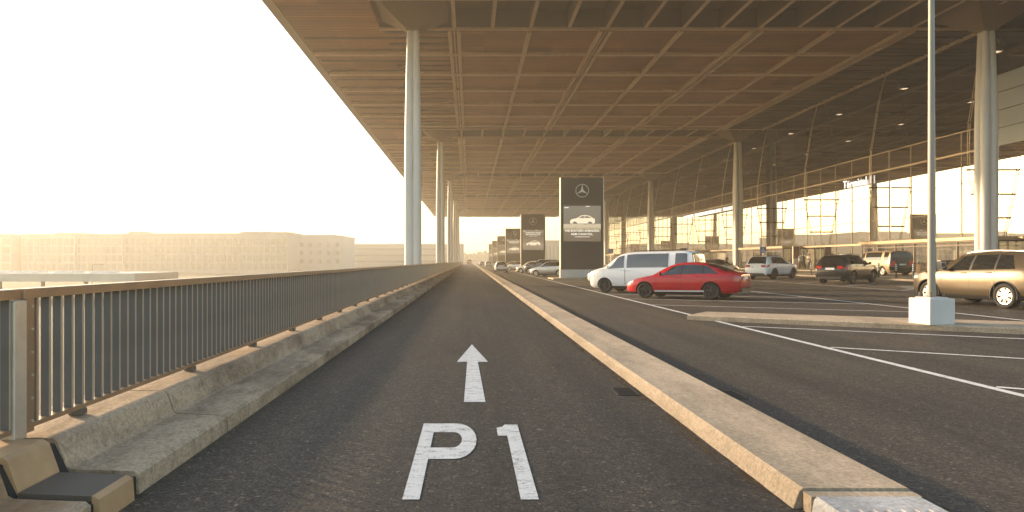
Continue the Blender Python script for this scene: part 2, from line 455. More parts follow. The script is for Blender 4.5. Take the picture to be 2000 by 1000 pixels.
grate(1.84, 7.95, R(90), 'iron drain grate in the lane left of the pale median kerb')
grate(3.0, 7.75, R(90), 'iron drain grate in the road right of the pale median kerb')

# ================================================================== PARAPET AND RAILINGS
prof = [(-2.2,-.02),(-2.205,.13),(-2.235,.152),(-2.655,.168),(-2.685,.185),(-2.745,.352),(-2.775,.372),(-3.38,.38),(-3.42,.34),(-3.42,-1.1),(-3.3,-1.1),(-3.3,-.02)]
pr = MB(); y = 4.46; first = True
while y < 262:
    y1 = (6.1 if first else y+6.1) if y < 100 else y+30
    pr.prism_y(prof, y, min(y1,262)-.028); y = y1; first = False
core = [(x+(.03 if x > -3 else -.0)*-1, z-.02) for x, z in prof[1:9]]
pr.prism_y([(-2.28,-.02),(-2.28,.07),(-2.74,.09),(-2.84,.27),(-3.36,.30),(-3.36,-.02)], 4.47, 262, 1)
tag(pr.build('concrete_parapet', [M['concrete'], M['dark_joint']]), 'long weathered concrete parapet with a stepped foot under the railing', 'parapet')
pn = MB(); pn.prism_y(prof, -14, 3.90)
tag(pn.build('concrete_parapet', M['concrete']), 'short near piece of grey concrete parapet before the joint plates', 'parapet')
cv = empty('joint_cover', (0,4.1,0)); tag(cv, 'folded brown and dark metal plates covering the gap in the concrete parapet', 'joint cover')
c = MB(); c.prism_y([(-2.668,.165),(-2.67,.190),(-2.735,.372),(-2.77,.392),(-3.45,.40),(-3.45,.37),(-2.8,.36),(-2.76,.345),(-2.70,.17)], -.14, .26); c.build('upper_plate', M['cover'], cv)
c = MB(); c.prism_y([(-2.23,.165),(-2.665,.182),(-2.665,.15),(-2.23,.13)], -.15, .25); c.build('step_plate', M['rail_grey'], cv)
c = MB(); c.prism_y([(-2.175,0.),(-2.185,.145),(-2.228,.166),(-2.228,.10),(-2.21,0.)], -.15, .25); c.build('front_plate', M['cover'], cv)
c = MB(); c.prism_y([(-2.215,-.02),(-2.22,.12),(-2.66,.14),(-2.76,.34),(-3.40,.35),(-3.40,-.02)], -.19, .355); c.build('joint_filler', M['dark_joint'], cv)

def railing(name, y0, y1, bar0, step, label, feet0, feet_step):
    t = empty(name, (-3.0, y0, .38)); tag(t, label, 'railing')
    t.matrix_world
    def bld(mb, n, m): 
        mb.v = [(x+3.0, y-y0, z-.38) for x, y, z in mb.v]; return mb.build(n, m, t)
    h = MB(); y = y0; i = 0
    while y < y1:
        yn = min(y1, y+(2.87 if i == 0 else 6.1)); i += 1
        h.bbox(-3.065,-2.955, y, yn-.006, 1.30, 1.366, .008); y = yn
    h.box(-3.05,-2.97, y0+.02, y1-.02, 1.31, 1.355)
    bld(h, 'handrail', M['rail_brown'])
    b = MB(); b.box(-3.036,-2.964, y0+.06, y1, .425, .458); bld(b, 'bottom_rail', M['rail_brown'])
    bars = []; y = bar0
    while y < y1: bars.append(y); y += step
    proto = None
    for y in bars[:98]:
        if proto is None:
            k = MB(); k.box(-.026,.032,-.0065,.0065,.458-.38,1.30-.38); k.box(.032,.038,-.0075,.0075,.458-.38,1.30-.38,1); proto = k.build('baluster', [M['bar'], M['bar_lit_edge']], t); o = proto
        else: o = proto.copy(); col.objects.link(o); o.parent = t
        o.location = (0, y-y0, 0)
    if len(bars) > 98:
        k = MB()
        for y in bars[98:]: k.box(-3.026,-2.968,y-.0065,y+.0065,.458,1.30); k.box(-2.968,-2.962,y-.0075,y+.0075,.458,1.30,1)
        tag(bld(k, 'baluster', [M['bar'], M['bar_lit_edge']]), kind='stuff')
    feet = []; y = feet0
    while y < y1: feet.append(y); y += feet_step
    proto = None
    for y in feet[:95]:
        if proto is None:
            k = MB(); k.bbox(-.05,.05,-.045,.045,.0,.045,.006); proto = k.build('foot', M['rail_grey'], t); o = proto
        else: o = proto.copy(); col.objects.link(o); o.parent = t
        o.location = (0, y-y0, 0)
    if len(feet) > 95:
        k = MB()
        for y in feet[95:]: k.box(-3.05,-2.95,y-.045,y+.045,.38,.425)
        tag(bld(k, 'foot', M['rail_grey']), kind='stuff')
    return t, bld
t, bld = railing('railing', 4.45, 262, 4.60, .135, 'long dark metal railing with flat upright bars and bronze handrail', 5.13, 2.06)
k = MB(); k.box(-3.03,-2.962,4.475,4.56,.40,1.30); bld(k, 'end_plate', M['rail_brown'])
k = MB()
for i in range(6): k.tube((-2.962,4.535,.47+.155*i),(-2.952,4.535,.47+.155*i),.011,.009,8)
bld(k, 'bolt', M['galv'])
t, bld = railing('railing', -14, 4.42, -13.9, .135, 'near end of a second railing with a pale square end post', -12.5, 2.06)
k = MB(); k.bbox(-3.05,-2.945,4.335,4.462,.38,1.292,.006); bld(k, 'end_post', M['galv'])

# ================================================================== CANOPY ROOF
BANDS = [(44.4+43.9*k, 50.2+43.9*k) for k in range(5)]
ROOF0, ROOF1, XL, XR = 32.0, 262.6, -13.9, 38.9
ZS = 19.0
roof = empty('canopy_roof', (12.5, 147, ZS)); tag(roof, 'vast flat canopy roof with brown wooden soffit and deep coffer bands', 'roof')
def rb(mb, n, m, **kw):
    mb.v = [(x-12.5, y-147, z-ZS) for x, y, z in mb.v]; return mb.build(n, m, roof, **kw)
top = MB(); top.box(XL+.35, 90, ROOF0, ROOF1, 20.62, 21.3); rb(top, 'roof_slab', M['roof_top'])
so = MB(); sg = MB(); cp = MB(); fins = MB(); edge = MB(); bt = MB(); bt2 = MB(); lit = []
flats = []; y = ROOF0
for a, b in BANDS: flats.append((y, a)); y = b
flats.append((y, ROOF1))
for a, b in flats:
    so.box(-13.2, 33.0, a, b, ZS, 20.6)
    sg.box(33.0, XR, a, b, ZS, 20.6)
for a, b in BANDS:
    so.box(-13.2, -6.75, a, b, ZS, 20.6)
    cp.box(-6.75, XR, a, b, 20.4, 20.6)
    x = -4.05
    while x < XR-.5:
        if x > -1.5: fins.box(x-.11, x+.11, a+.02, b-.02, ZS-.02, 20.4); bt.box(x-.09, x+.17, a+.17, b-.17, ZS-.07, ZS-.021)  # tan strips added under the fins draw a sunlit lower edge
        x += 2.85
    for yy in (a, b):
        bt.box(-6.75, XR-.05, yy-.16, yy+.16, ZS-.14, ZS-.003)
    cp.box(-6.75, XR, a, a+.015, ZS, 20.4); cp.box(-6.75, XR, b-.015, b, ZS, 20.4)
edge.box(XL, -13.2, ROOF0, ROOF1, ZS-.05, 19.95); edge.box(XL+.1, -13.2, ROOF0, ROOF1, 19.95, 20.6)
edge.box(-13.2, 38.9, ROOF1, ROOF1+.5, ZS-.05, 20.6)
# transverse battens, then shorter ribs of the edge zone
for k in range(-1, 5):
    y = 50.2+43.9*k
    for j in range(1, 7):
        yy = y+5.96*j
        if ROOF0 < yy < ROOF1:
            w = .26 if j % 2 else .34
            bt.box(-13.0, 33.0, yy-w, yy+w, ZS-.22, ZS-.003)
            bt2.box(33.0, XR-.05, yy-.15, yy+.15, ZS-.08, ZS-.003)
    for j in range(0, 26):
        yy = y+1.49*j+.745
        if ROOF0 < yy < min(ROOF1, y+38.0):
            if j % 2: bt2.box(-12.9, -1.4, yy-.12, yy+.12, ZS-.07, ZS-.003)
            else: bt2.box(-6.5, -1.4, yy-.2, yy+.2, ZS-.09, ZS-.003)
            bt2.box(33.25, XR-.05, yy-.12, yy+.12, ZS-.07, ZS-.003)
# longitudinal battens
for i, x in enumerate([-1.2+5.7*k for k in range(7)]):
    for a, b in flats:
        if i % 2 == 0:
            for s in (-.34, .34): bt.box(x+s-.14, x+s+.14, a+.17, b-.17, ZS-.25, ZS-.004)
            bt.box(x-.05, x+.05, a+.17, b-.17, ZS-.235, ZS-.004)
        else:
            bt.box(x-.16, x+.16, a+.17, b-.17, ZS-.25, ZS-.004)
for a, b in flats: bt.box(33.0, 33.3, a+.17, b-.17, ZS-.20, ZS-.13); bt.box(38.45, 38.62, a, b, ZS-.25, ZS-.003)
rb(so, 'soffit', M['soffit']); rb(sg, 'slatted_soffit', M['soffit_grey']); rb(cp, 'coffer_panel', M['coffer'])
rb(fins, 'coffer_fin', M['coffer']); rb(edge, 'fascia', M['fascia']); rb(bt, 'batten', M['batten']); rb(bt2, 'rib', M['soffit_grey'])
fx = None
for k in range(0, 2):
    for j in (1, 3, 5):
        for x in (15.9, 27.3):
            if fx is None:
                m_ = MB(); m_.bbox(-.75,.75,-.06,.06,-.14,-.06,.02); m_.bbox(-.75,.75,.3,.42,-.14,-.06,.02); m_.box(-.05,.05,-.04,.4,-.06,0)
                fx = m_.build('soffit_lamp', M['batten'], roof); o = fx
            else: o = fx.copy(); col.objects.link(o); o.parent = roof
            o.location = (x-12.5+.3, 50.2+43.9*k+5.96*j-.6-147, -.1)

# columns with fluted shafts and inverted pyramid capitals
def column(x, y, z0, label, group):
    t = empty('canopy_column', (x, y, z0)); tag(t, label, 'column', group)
    s = MB(); rings = []; H = 17.75-z0
    for i in range(25):
        f = i/24; r = .70*(.93+.07*math.sin(math.pi*min(1, f*1.2)/1.0) if f < .5 else 1.0 - .30*((f-.5)/.5)**1.6)
        ring = []
        for j in range(72):
            a = 2*math.pi*j/72; ph = (a % (math.pi/2))-math.pi/4
            rr = r/.74*(.43*math.cos(ph)+math.sqrt(max(.0961-(.43*math.sin(ph))**2, .0004))); ring.append((rr*math.cos(a), rr*math.sin(a), H*f))
        rings.append(ring)
    s.loft(rings); sharp(s.build('shaft', M['column'], t), 32)
    c = MB(); hb = 17.75-z0; ht = 20.38-z0
    sq = lambda h, z: [(-h,-h,z),(h,-h,z),(h,h,z),(-h,h,z)]
    c.loft([sq(.42,hb-.06), sq(.46,hb+.05), sq(2.45,ht-1.05), sq(2.55,ht-.02)]); c.build('capital', M['coffer'], t)
    return t
names = ['nearest', 'second', 'third', 'fourth', 'farthest']
L0 = column(-4.02, 47.3, LOW, 'nearest pale fluted column rising beyond the dark railing', 'canopy columns beyond the railing')
R0 = column(36.4, 47.3, gz(36)+.1, 'nearest pale fluted column in front of the glass facade', 'canopy columns along the glass facade')
for k in range(1, 5):
    a = dup(L0); a.location.y = 47.3+43.9*k; a['label'] = '%s pale fluted column in the row beyond the dark railing' % names[k]
    a = dup(R0); a.location.y = 47.3+43.9*k; a['label'] = '%s pale fluted column in the row by the glass facade' % names[k]

# ================================================================== TERMINAL BUILDING
XG = 38.7
tb = empty('terminal_building', (XG, 147, .6)); tag(tb, 'glass fronted terminal hall under the canopy roof', 'building')
def tbb(mb, n, m, **kw):
    mb.v = [(x-XG, y-147, z-.6) for x, y, z in mb.v]; return mb.build(n, m, tb, **kw)
GY0, GY1 = 20.0, 262.0
m_ = MB(); m_.add([(XG,GY0,3.25),(XG,GY1,3.25),(XG,GY1,9.95),(XG,GY0,9.95)], [(0,1,2,3)])
mh = MB(); mh.add([(XG,49.8,11.72),(XG,GY1,11.72),(XG,GY1,18.99),(XG,49.8,18.99)], [(0,1,2,3)])
mh.add([(XG,GY0,15.2),(XG,49.7,15.2),(XG,49.7,18.99),(XG,GY0,18.99)], [(0,1,2,3)])
m_.add([(XG,GY0,.63),(XG,GY1,.63),(XG,GY1,3.1),(XG,GY0,3.1)], [(0,1,2,3)])
tbb(m_, 'facade_glass', M['glass_wall']); tbb(mh, 'high_glass', M['glass_high'])
m_ = MB(); m_.add([(XG,49.8,10.05),(XG,GY1,10.05),(XG,GY1,11.66),(XG,49.8,11.66)], [(0,1,2,3)]); tbb(m_, 'glass_band', M['glass_band'])
m_ = MB()
for i in range(4):
    z = 9.95+i*1.31; m_.box(XG-.05, XG+.1, GY0, 49.6, z+.03, z+1.29)
tbb(m_, 'grey_panel', M['frost'])
fr = MB()
y = 49.75
ml = []
while y < GY1: ml.append(y); y += 3.03
y = 46.72
while y > GY0: ml.append(y); y -= 3.03
for y in ml:
    fr.box(XG-.06, XG-.005, y-.03, y+.03, .63, 3.08); fr.box(XG-.06, XG-.005, y-.03, y+.03, 10.05, 11.66)
    fr.box(XG-.05, XG-.005, y-.024, y+.024, 3.27, 9.93);
tbb(fr, 'mullion', M['steel'])
tr = MB(); tr.box(XG-.28, XG+.05, GY0, GY1, 3.08, 3.26); tr.box(XG-.14, XG+.05, 49.7, GY1, 9.93, 10.06); tr.box(XG-.10, XG+.05, 49.7, GY1, 11.65, 11.73)
tbb(tr, 'transom', M['steel'])
tr = MB()
for z in (5.4, 7.65): tr.box(XG-.045, XG-.006, GY0, GY1, z-.02, z+.02)
for z in (14.1, 16.5): tr.box(XG-.045, XG-.006, 49.8, GY1, z-.015, z+.015)
tbb(tr, 'glazing_bar', M['steel_dark'])
inn = MB(); inn.box(74, 75, GY0, GY1, 0, 19); inn.box(XG+.3, 75, GY1-.5, GY1, 0, 19); inn.box(XG+.3, 75, GY0, GY0+.5, 0, 19); tbb(inn, 'inner_wall', M['interior'])
inn = MB(); inn.box(XG+.05, 75, GY0, GY1, .3, .62); tbb(inn, 'floor', M['interior_floor'])
inn = MB(); inn.box(XG+.2, 89, GY0, GY1, 19.0, 20.6); tbb(inn, 'ceiling', M['soffit_grey'])
inn = MB()
for k in range(8):
    yy = 60+24*k; inn.box(50, 58, yy, yy+9, .62, 4.6); inn.box(60, 70, yy+10, yy+20, .62, 7.5)
tbb(inn, 'shop_unit', M['interior'])
inn = MB()
for k in range(12):
    yy = 44+14*k+random.uniform(-2,2); inn.box(43, 43.2, yy, yy+random.uniform(1.5,5), 1.2, random.uniform(2.2,3.0))
tbb(inn, 'lit_shopfront', M['warm_glow'])
# cable trusses that stiffen the glass
BOW = [(19.0,.35),(17.0,.9),(15.2,1.25),(13.5,1.5),(11.8,1.78),(10.2,1.85),(8.3,1.82),(6.5,1.5),(4.75,1.15),(3.3,.85)]
pt = None
for k in range(-1, 17):
    y = 49.6+12.13*k
    if pt is None:
        c = MB()
        for s in (-.10, .10): c.path([(-b, s, z-.6) for z, b in BOW], .028, 6)
        pt = c.build('cable_truss', M['cable'], tb)
        for z, b in BOW[2:9]:
            if z == 10.2: continue
            c = MB(); c.tube((-b-.02,0,z-.6), (-.06,0,z-.6), .07, .07, 8); c.bbox(-b-.12,-b+.02,-.14,.14,z-.66,z-.54,.02); c.build('strut', M['steel_dark'], pt)
        o = pt
    else: o = dup(pt, tb)
    o.location = (0, y-147, 0)
# entrance lobbies
pt = None
for k, y0 in enumerate([47.5, 77.8, 108, 138.2, 168.5, 198.8]):
    L = 14.5 if k == 0 else 12.1
    t = empty('entrance_lobby', (-1.3, y0-147, 0), 0, tb)
    c = MB(); c.bbox(-1.35, 1.28, -.3, L+.3, 2.46, 2.72, .03); c.build('lobby_roof', M['steel'], t)
    c = MB(); c.box(-1.2, 1.25, -.1, L+.1, 2.36, 2.455); c.build('lobby_soffit', M['steel_dark'], t)
    c = MB(); n = 6
    for i in range(n+1):
        y = L*i/n; c.box(-1.18, -1.06, y-.05, y+.05, .03, 2.36)
    c.box(-.05, .05, -.05, .05, .03, 2.36); c.box(-.05, .05, L-.05, L+.05, .03, 2.36)
    c.box(-1.17,-1.07,0,L,2.1,2.18)
    c.build('door_frame', M['steel_dark'], t)
    c = MB()
    for i in range(n):
        a, b = L*i/n+.06, L*(i+1)/n-.06; c.add([(-1.12,a,.04),(-1.12,b,.04),(-1.12,b,2.35),(-1.12,a,2.35)], [(0,1,2,3)])
    c.add([(-1.05,0,.04),(1.2,0,.04),(1.2,0,2.35),(-1.05,0,2.35)], [(0,1,2,3)])
    c.build('door_glass', M['glass_door'], t)
# hall lamps seen through the glass
t0 = None
for i, x in enumerate((43.7, 54.7)):
    for j in range(-1, 9):
        y = 55.6+11.9*j+(0 if i == 0 else 5.7)
        if t0 is None:
            t0 = empty('hall_lamp', (0,0,0)); 
            c = MB(); c.bbox(-.3,.3,-.28,.28,-.10,-.02,.02); c.build('housing', M['steel'], t0)
            c = MB(); c.box(-.26,.26,-.25,.25,-.12,-.101); c.build('lens', M['lamp_glow'], t0); o = t0
        else: o = dup(t0)
        o.location = (x, y, 19.0)
        tag(o, 'small bright lamp on the hall ceiling behind the glass facade', 'lamp', 'hall ceiling lamps')

def glass_text(name, body, size, y, z, label):
    t = empty(name, (XG-.16, y, z)); tag(t, label, 'sign'); off = 0.
    rot = Matrix(((0,0,-1,0),(-1,0,0,0),(0,1,0,0),(0,0,0,1)))
    for wd_ in body.split(' '):
        o = text('word', wd_, size, M['letter'], rot @ Matrix.Translation((off, 0, 0)), t, .03, 'LEFT', 1.03 if size > 1 else 1.25)
        off = -min(v.co.y for v in o.data.vertices)+.42*size
glass_text('facade_lettering', 'Terminal 1', 1.12, 69.3, 9.02, 'white Terminal 1 lettering on the glass facade below the upper transom')
glass_text('facade_lettering', 'FLUGHAFEN BERLIN BRANDENBURG WILLY BRANDT', .80, 121, 9.15, 'long row of white capital lettering on the far glass facade')

# ================================================================== ADVERTISING PYLONS
def pylon(y, k, label):
    x0, x1 = 7.62, 11.27; cx = (x0+x1)/2; w = x1-x0; z0 = gz(cx)+.11
    t = empty('advertising_pylon', (cx, y, z0)); tag(t, label, 'pylon', 'advertising pylons beside the driving lane')
    h = w/2; H = 8.58-z0
    b = MB(); b.bbox(-h-.02,h+.02,-.02,.52,0,.68,.01); b.build('plinth', M['white_base'], t)
    b = MB(); b.box(-h+.05,h-.05,0,.5,.682,H); b.build('body', M['panel_dark'], t)
    for s in (-1, 1):
        b = MB(); b.box(s*h-.05 if s > 0 else -h-.01, h+.01 if s > 0 else -h+.049, -.03,.53,.682,H+.02); b.build('edge_trim', M['galv'], t)
    sc = MB(); sw = h*.86; zs0, zs1 = 3.05, 6.05
    sc.box(-sw,sw,-.04,-.003,zs0,zs1)
    m, tt, bs = newmat('advert_screen'); q = NT(tt)
    sep = q.n('SeparateXYZ'); q.l(q.obj(), sep.inputs[0])
    mr = q.n('MapRange'); mr.inputs[1].default_value = zs0; mr.inputs[2].default_value = zs1; q.l(sep.outputs[2], mr.inputs[0])
    if k == 0: st = [(0,(.095,.068,.045)),(.28,(.11,.08,.055)),(.40,(.42,.34,.22)),(.475,(.45,.37,.26)),(.50,(.115,.095,.075)),(1,(.125,.11,.092))]
    else: st = [(0,(.16,.13,.095)),(.25,(.22,.18,.13)),(.45,(.14,.105,.07)),(.7,(.11,.08,.05)),(1,(.17,.14,.10))]
    nz = q.noise(q.mapping(q.obj(), (1,1,2.5)), 2.2, 4, .6)
    ad = q.n('Math', operation='MULTIPLY_ADD'); ad.inputs[1].default_value = .10; q.l(nz, ad.inputs[0]); q.l(mr.outputs[0], ad.inputs[2])
    sb = q.n('Math', operation='SUBTRACT'); q.l(ad.outputs[0], sb.inputs[0]); sb.inputs[1].default_value = .05
    rr = q.ramp(sb.outputs[0], st); q.l(rr, bs.inputs['Base Color']); q.l(rr, bs.inputs['Emission Color'])
    bs.inputs['Emission Strength'].default_value = .35; bs.inputs['Roughness'].default_value = .25
    scr = sc.build('screen', m, t)
    # the advertised car, pale, in side view
    pic = pm('advert_picture', (.50,.44,.33), .4, emit=(.50,.42,.30), es=.55)
    dk_ = pm('advert_shade', (.16,.12,.08), .4, emit=(.16,.12,.08), es=.3)
    txt = pm('advert_text', (.62,.57,.48), .4, emit=(.6,.55,.46), es=.45)
    W = [(-1.0,.0),(-1.03,.22),(-.9,.36),(-.45,.46),(-.1,.68),(.25,.72),(.6,.66),(.92,.46),(1.05,.40),(1.08,.16),(1.02,.0),(.86,.0),(.80,.13),(.66,.18),(.52,.13),(.46,.0),(-.42,.0),(-.48,.13),(-.62,.18),(-.76,.13),(-.82,.0)]
    zc = 4.55 if k == 0 else 3.75
    b = MB(); b.loft([[(x,-.046,zc+z) for x,z in W],[(x,-.041,zc+z) for x,z in W]]); b.build('picture_car', pic, scr)
    b = MB()
    for q_ in ([(-.32,.46),(-.06,.62),(.2,.65),(.2,.46)],[(.25,.46),(.25,.65),(.55,.60),(.78,.47)]):
        b.loft([[(x,-.050,zc+z) for x,z in q_],[(x,-.047,zc+z) for x,z in q_]])
    b.box(-1.1,1.1,-.050,-.047,zc-.03,zc-.005)
    b.build('picture_shade', dk_, scr)
    RX = Matrix.Rotation(R(90), 4, 'X')
    rows = [('WIE BÜNTGEN ANBINDEAL', .235, 3.86), ('BEIM CHARNTEIL.', .235, 3.58)] if k == 0 else [('ANBINDEN LADEN', .27, 5.55), ('IM PARKHAUS EINS', .25, 5.28)]
    if k < 3:
        for s_, sz, z in rows:
            text('picture_text', s_, sz, txt, Matrix.Translation((0,-.045,z)) @ RX, scr, .003, 'CENTER', 1.0, .004)
        b = MB(); b.box(-.62,.62,-.046,-.042,3.41 if k == 0 else 5.12,3.45 if k == 0 else 5.155); b.build('picture_small_print', txt, scr)
        b = MB(); b.box(-sw+.06,-sw+.42,-.046,-.042,5.86,5.93); b.box(.32,.62,-.046,-.042,5.97,6.02); b.build('picture_mark', txt, scr)
    # three pointed star in a ring
    em = MB(); r0, r1, n = .52, .555, 48; zc2 = 7.32
    rr_ = [[(r*math.cos(2*math.pi*j/n), -yy, zc2+r*math.sin(2*math.pi*j/n)) for j in range(n)] for r, yy in ((r0,.02),(r0,.06),(r1,.06),(r1,.02))]
    em.loft(rr_+[rr_[0]], False)
    for a in (90, 210, 330):
        tip = (r0*math.cos(R(a)), zc2+r0*math.sin(R(a)))
        for s in (-60, 60):
            b_ = (.115*math.cos(R(a+s)), zc2+.115*math.sin(R(a+s)))
            em.add([(0,-.10,zc2),(b_[0],-.03,b_[1]),(tip[0],-.05,tip[1])], [(0,1,2)])
    em.build('star_emblem', M['emblem'], t)
pn_ = ['nearest dark advertising pylon with pale car picture, behind the white van', 'second dark advertising pylon from the front, right of the white hatchback', 'third dark advertising pylon from the front in the receding row',
       'fourth dark advertising pylon from the front in the receding row', 'fifth dark advertising pylon from the front in the hazy row', 'farthest dark advertising pylon of the hazy row']
for k in range(6): pylon(56.5+43.9*k, k, pn_[k])

# ================================================================== VEHICLES
def pchip(pts):
    xs = [p[0] for p in pts]; ys = [p[1] for p in pts]; n = len(xs)
    h = [xs[i+1]-xs[i] for i in range(n-1)]; d = [(ys[i+1]-ys[i])/h[i] for i in range(n-1)]
    m = [d[0]]
    for i in range(1, n-1):
        if d[i-1]*d[i] <= 0: m.append(0.)
        else:
            w1 = 2*h[i]+h[i-1]; w2 = h[i]+2*h[i-1]; m.append((w1+w2)/(w1/d[i-1]+w2/d[i]))
    m.append(d[-1])
    def f(x):
        x = max(xs[0], min(xs[-1], x)); i = 0
        while i < n-2 and x > xs[i+1]: i += 1
        t = (x-xs[i])/h[i]; t2 = t*t; t3 = t2*t
        return (2*t3-3*t2+1)*ys[i]+(t3-2*t2+t)*h[i]*m[i]+(-2*t3+3*t2)*ys[i+1]+(t3-t2)*h[i]*m[i+1]
    return f
SPEC = {}
SPEC['sedan'] = dict(L=4.67, fo=.92, wb=2.69, rw=.325, ww=.215, track=.775,
    zr=[(0,.52),(.04,.62),(.25,.75),(.7,.87),(1.18,.965),(1.5,1.14),(1.95,1.36),(2.35,1.45),(2.75,1.465),(3.2,1.43),(3.7,1.29),(4.2,1.105),(4.45,1.055),(4.6,1.03),(4.66,.97),(4.67,.93)],
    zs=[(0,.46),(.04,.56),(.25,.68),(.7,.80),(1.18,.90),(2,.94),(3,.97),(4.2,1.0),(4.45,.98),(4.6,.95),(4.67,.86)],
    W=[(0,.55),(.05,.66),(.2,.78),(.5,.87),(.95,.905),(3.6,.905),(4.2,.87),(4.5,.80),(4.63,.72),(4.67,.66)],
    Wr=[(0,.45),(.2,.66),(.7,.78),(1.18,.76),(1.95,.58),(2.6,.56),(3.2,.56),(3.8,.62),(4.2,.70),(4.6,.70),(4.67,.60)],
    zb=[(0,.30),(.15,.22),(.6,.18),(1,.17),(3.7,.17),(4.2,.24),(4.6,.30),(4.67,.40)],
    side=[((1.50,2.42),(2.02,2.42)),((2.50,3.30),(2.50,3.20)),((3.36,3.95),(3.26,3.50))], ws=(1.22,1.98), rg=(3.38,4.16), tail=(.72,.93,.22), hd=(.60,.76,.42), mirror=1.62, handles=(2.25,3.12), seams=(1.42,2.46,3.36))
SPEC['suv'] = dict(L=4.49, fo=.86, wb=2.68, rw=.365, ww=.235, track=.785,
    zr=[(0,.66),(.025,.86),(.11,1.0),(.5,1.08),(1.12,1.13),(1.42,1.31),(1.82,1.55),(2.2,1.65),(2.9,1.68),(3.6,1.66),(4.0,1.61),(4.1,1.52),(4.22,1.36),(4.36,1.12),(4.44,1.0),(4.49,.92)],
    zs=[(0,.56),(.025,.74),(.11,.90),(.5,.99),(1.12,1.04),(2,1.07),(3,1.10),(4.0,1.13),(4.36,1.02),(4.45,.92),(4.49,.80)],
    W=[(0,.58),(.05,.72),(.2,.83),(.5,.90),(.9,.92),(3.6,.92),(4.1,.90),(4.35,.86),(4.45,.80),(4.49,.74)],
    Wr=[(0,.48),(.16,.72),(.6,.80),(1.15,.80),(1.9,.63),(2.6,.61),(3.5,.60),(3.95,.60),(4.2,.68),(4.44,.74),(4.49,.62)],
    zb=[(0,.38),(.15,.28),(.6,.24),(1,.22),(3.6,.22),(4.1,.28),(4.45,.34),(4.49,.46)],
    side=[((1.50,2.36),(1.98,2.36)),((2.44,3.20),(2.44,3.16)),((3.26,3.86),(3.22,3.60))], ws=(1.20,1.94), rg=(4.02,4.35), tail=(.88,1.06,.34), hd=(.78,.92,.40), mirror=1.60, handles=(2.2,3.05), seams=(1.36,2.40,3.24), clad=1, rails=1)
SPEC['van'] = dict(L=5.3, fo=.92, wb=3.40, rw=.345, ww=.225, track=.82,
    zr=[(0,.70),(.025,.93),(.11,1.07),(.5,1.19),(.85,1.27),(1.2,1.53),(1.65,1.84),(2.0,1.93),(2.6,1.97),(4.6,1.97),(5.0,1.94),(5.16,1.86),(5.24,1.4),(5.28,1.0),(5.3,.9)],
    zs=[(0,.60),(.025,.83),(.11,.98),(.5,1.10),(.85,1.14),(1.5,1.16),(5.0,1.18),(5.2,1.12),(5.28,.9),(5.3,.8)],
    W=[(0,.62),(.05,.76),(.2,.86),(.5,.93),(.9,.95),(4.8,.95),(5.15,.93),(5.26,.88),(5.3,.82)],
    Wr=[(0,.52),(.15,.74),(.55,.84),(.85,.85),(1.65,.76),(2.2,.745),(4.8,.745),(5.1,.74),(5.2,.80),(5.3,.70)],
    zb=[(0,.36),(.15,.26),(.6,.22),(1,.20),(4.7,.20),(5.1,.26),(5.3,.38)],
    side=[((1.08,1.92),(1.56,1.92)),((2.06,4.10),(2.06,4.10)),((4.42,5.0),(4.42,4.96))], ws=(.90,1.60), rg=(5.165,5.235), tail=(.75,1.20,.10), hd=(.72,.92,.36), mirror=1.12, handles=(1.82,2.14), seams=(1.98,2.0,4.2))
SPEC['hatch'] = dict(L=4.2, fo=.85, wb=2.60, rw=.32, ww=.21, track=.76,
    zr=[(0,.54),(.04,.68),(.2,.82),(.6,.93),(1.0,1.01),(1.4,1.24),(1.85,1.46),(2.3,1.53),(3.0,1.53),(3.5,1.49),(3.75,1.43),(3.9,1.28),(4.06,1.02),(4.14,.94),(4.2,.84)],
    zs=[(0,.48),(.04,.60),(.2,.74),(.6,.85),(1.0,.92),(2,.95),(3,.98),(3.8,1.02),(4.06,.94),(4.15,.86),(4.2,.74)],
    W=[(0,.55),(.05,.68),(.2,.79),(.5,.86),(.9,.88),(3.4,.88),(3.9,.85),(4.1,.80),(4.2,.70)],
    Wr=[(0,.46),(.2,.68),(.6,.76),(1.0,.76),(1.85,.59),(2.6,.57),(3.5,.56),(3.75,.57),(4.06,.68),(4.2,.58)],
    zb=[(0,.34),(.15,.24),(.6,.20),(1,.18),(3.4,.18),(3.9,.26),(4.2,.42)],
    side=[((1.38,2.24),(1.9,2.24)),((2.32,3.04),(2.32,3.0)),((3.1,3.6),(3.06,3.4))], ws=(1.05,1.88), rg=(3.77,4.04), tail=(.80,1.02,.2), hd=(.62,.78,.40), mirror=1.5, handles=(2.1,2.9), seams=(1.3,2.28,3.06))

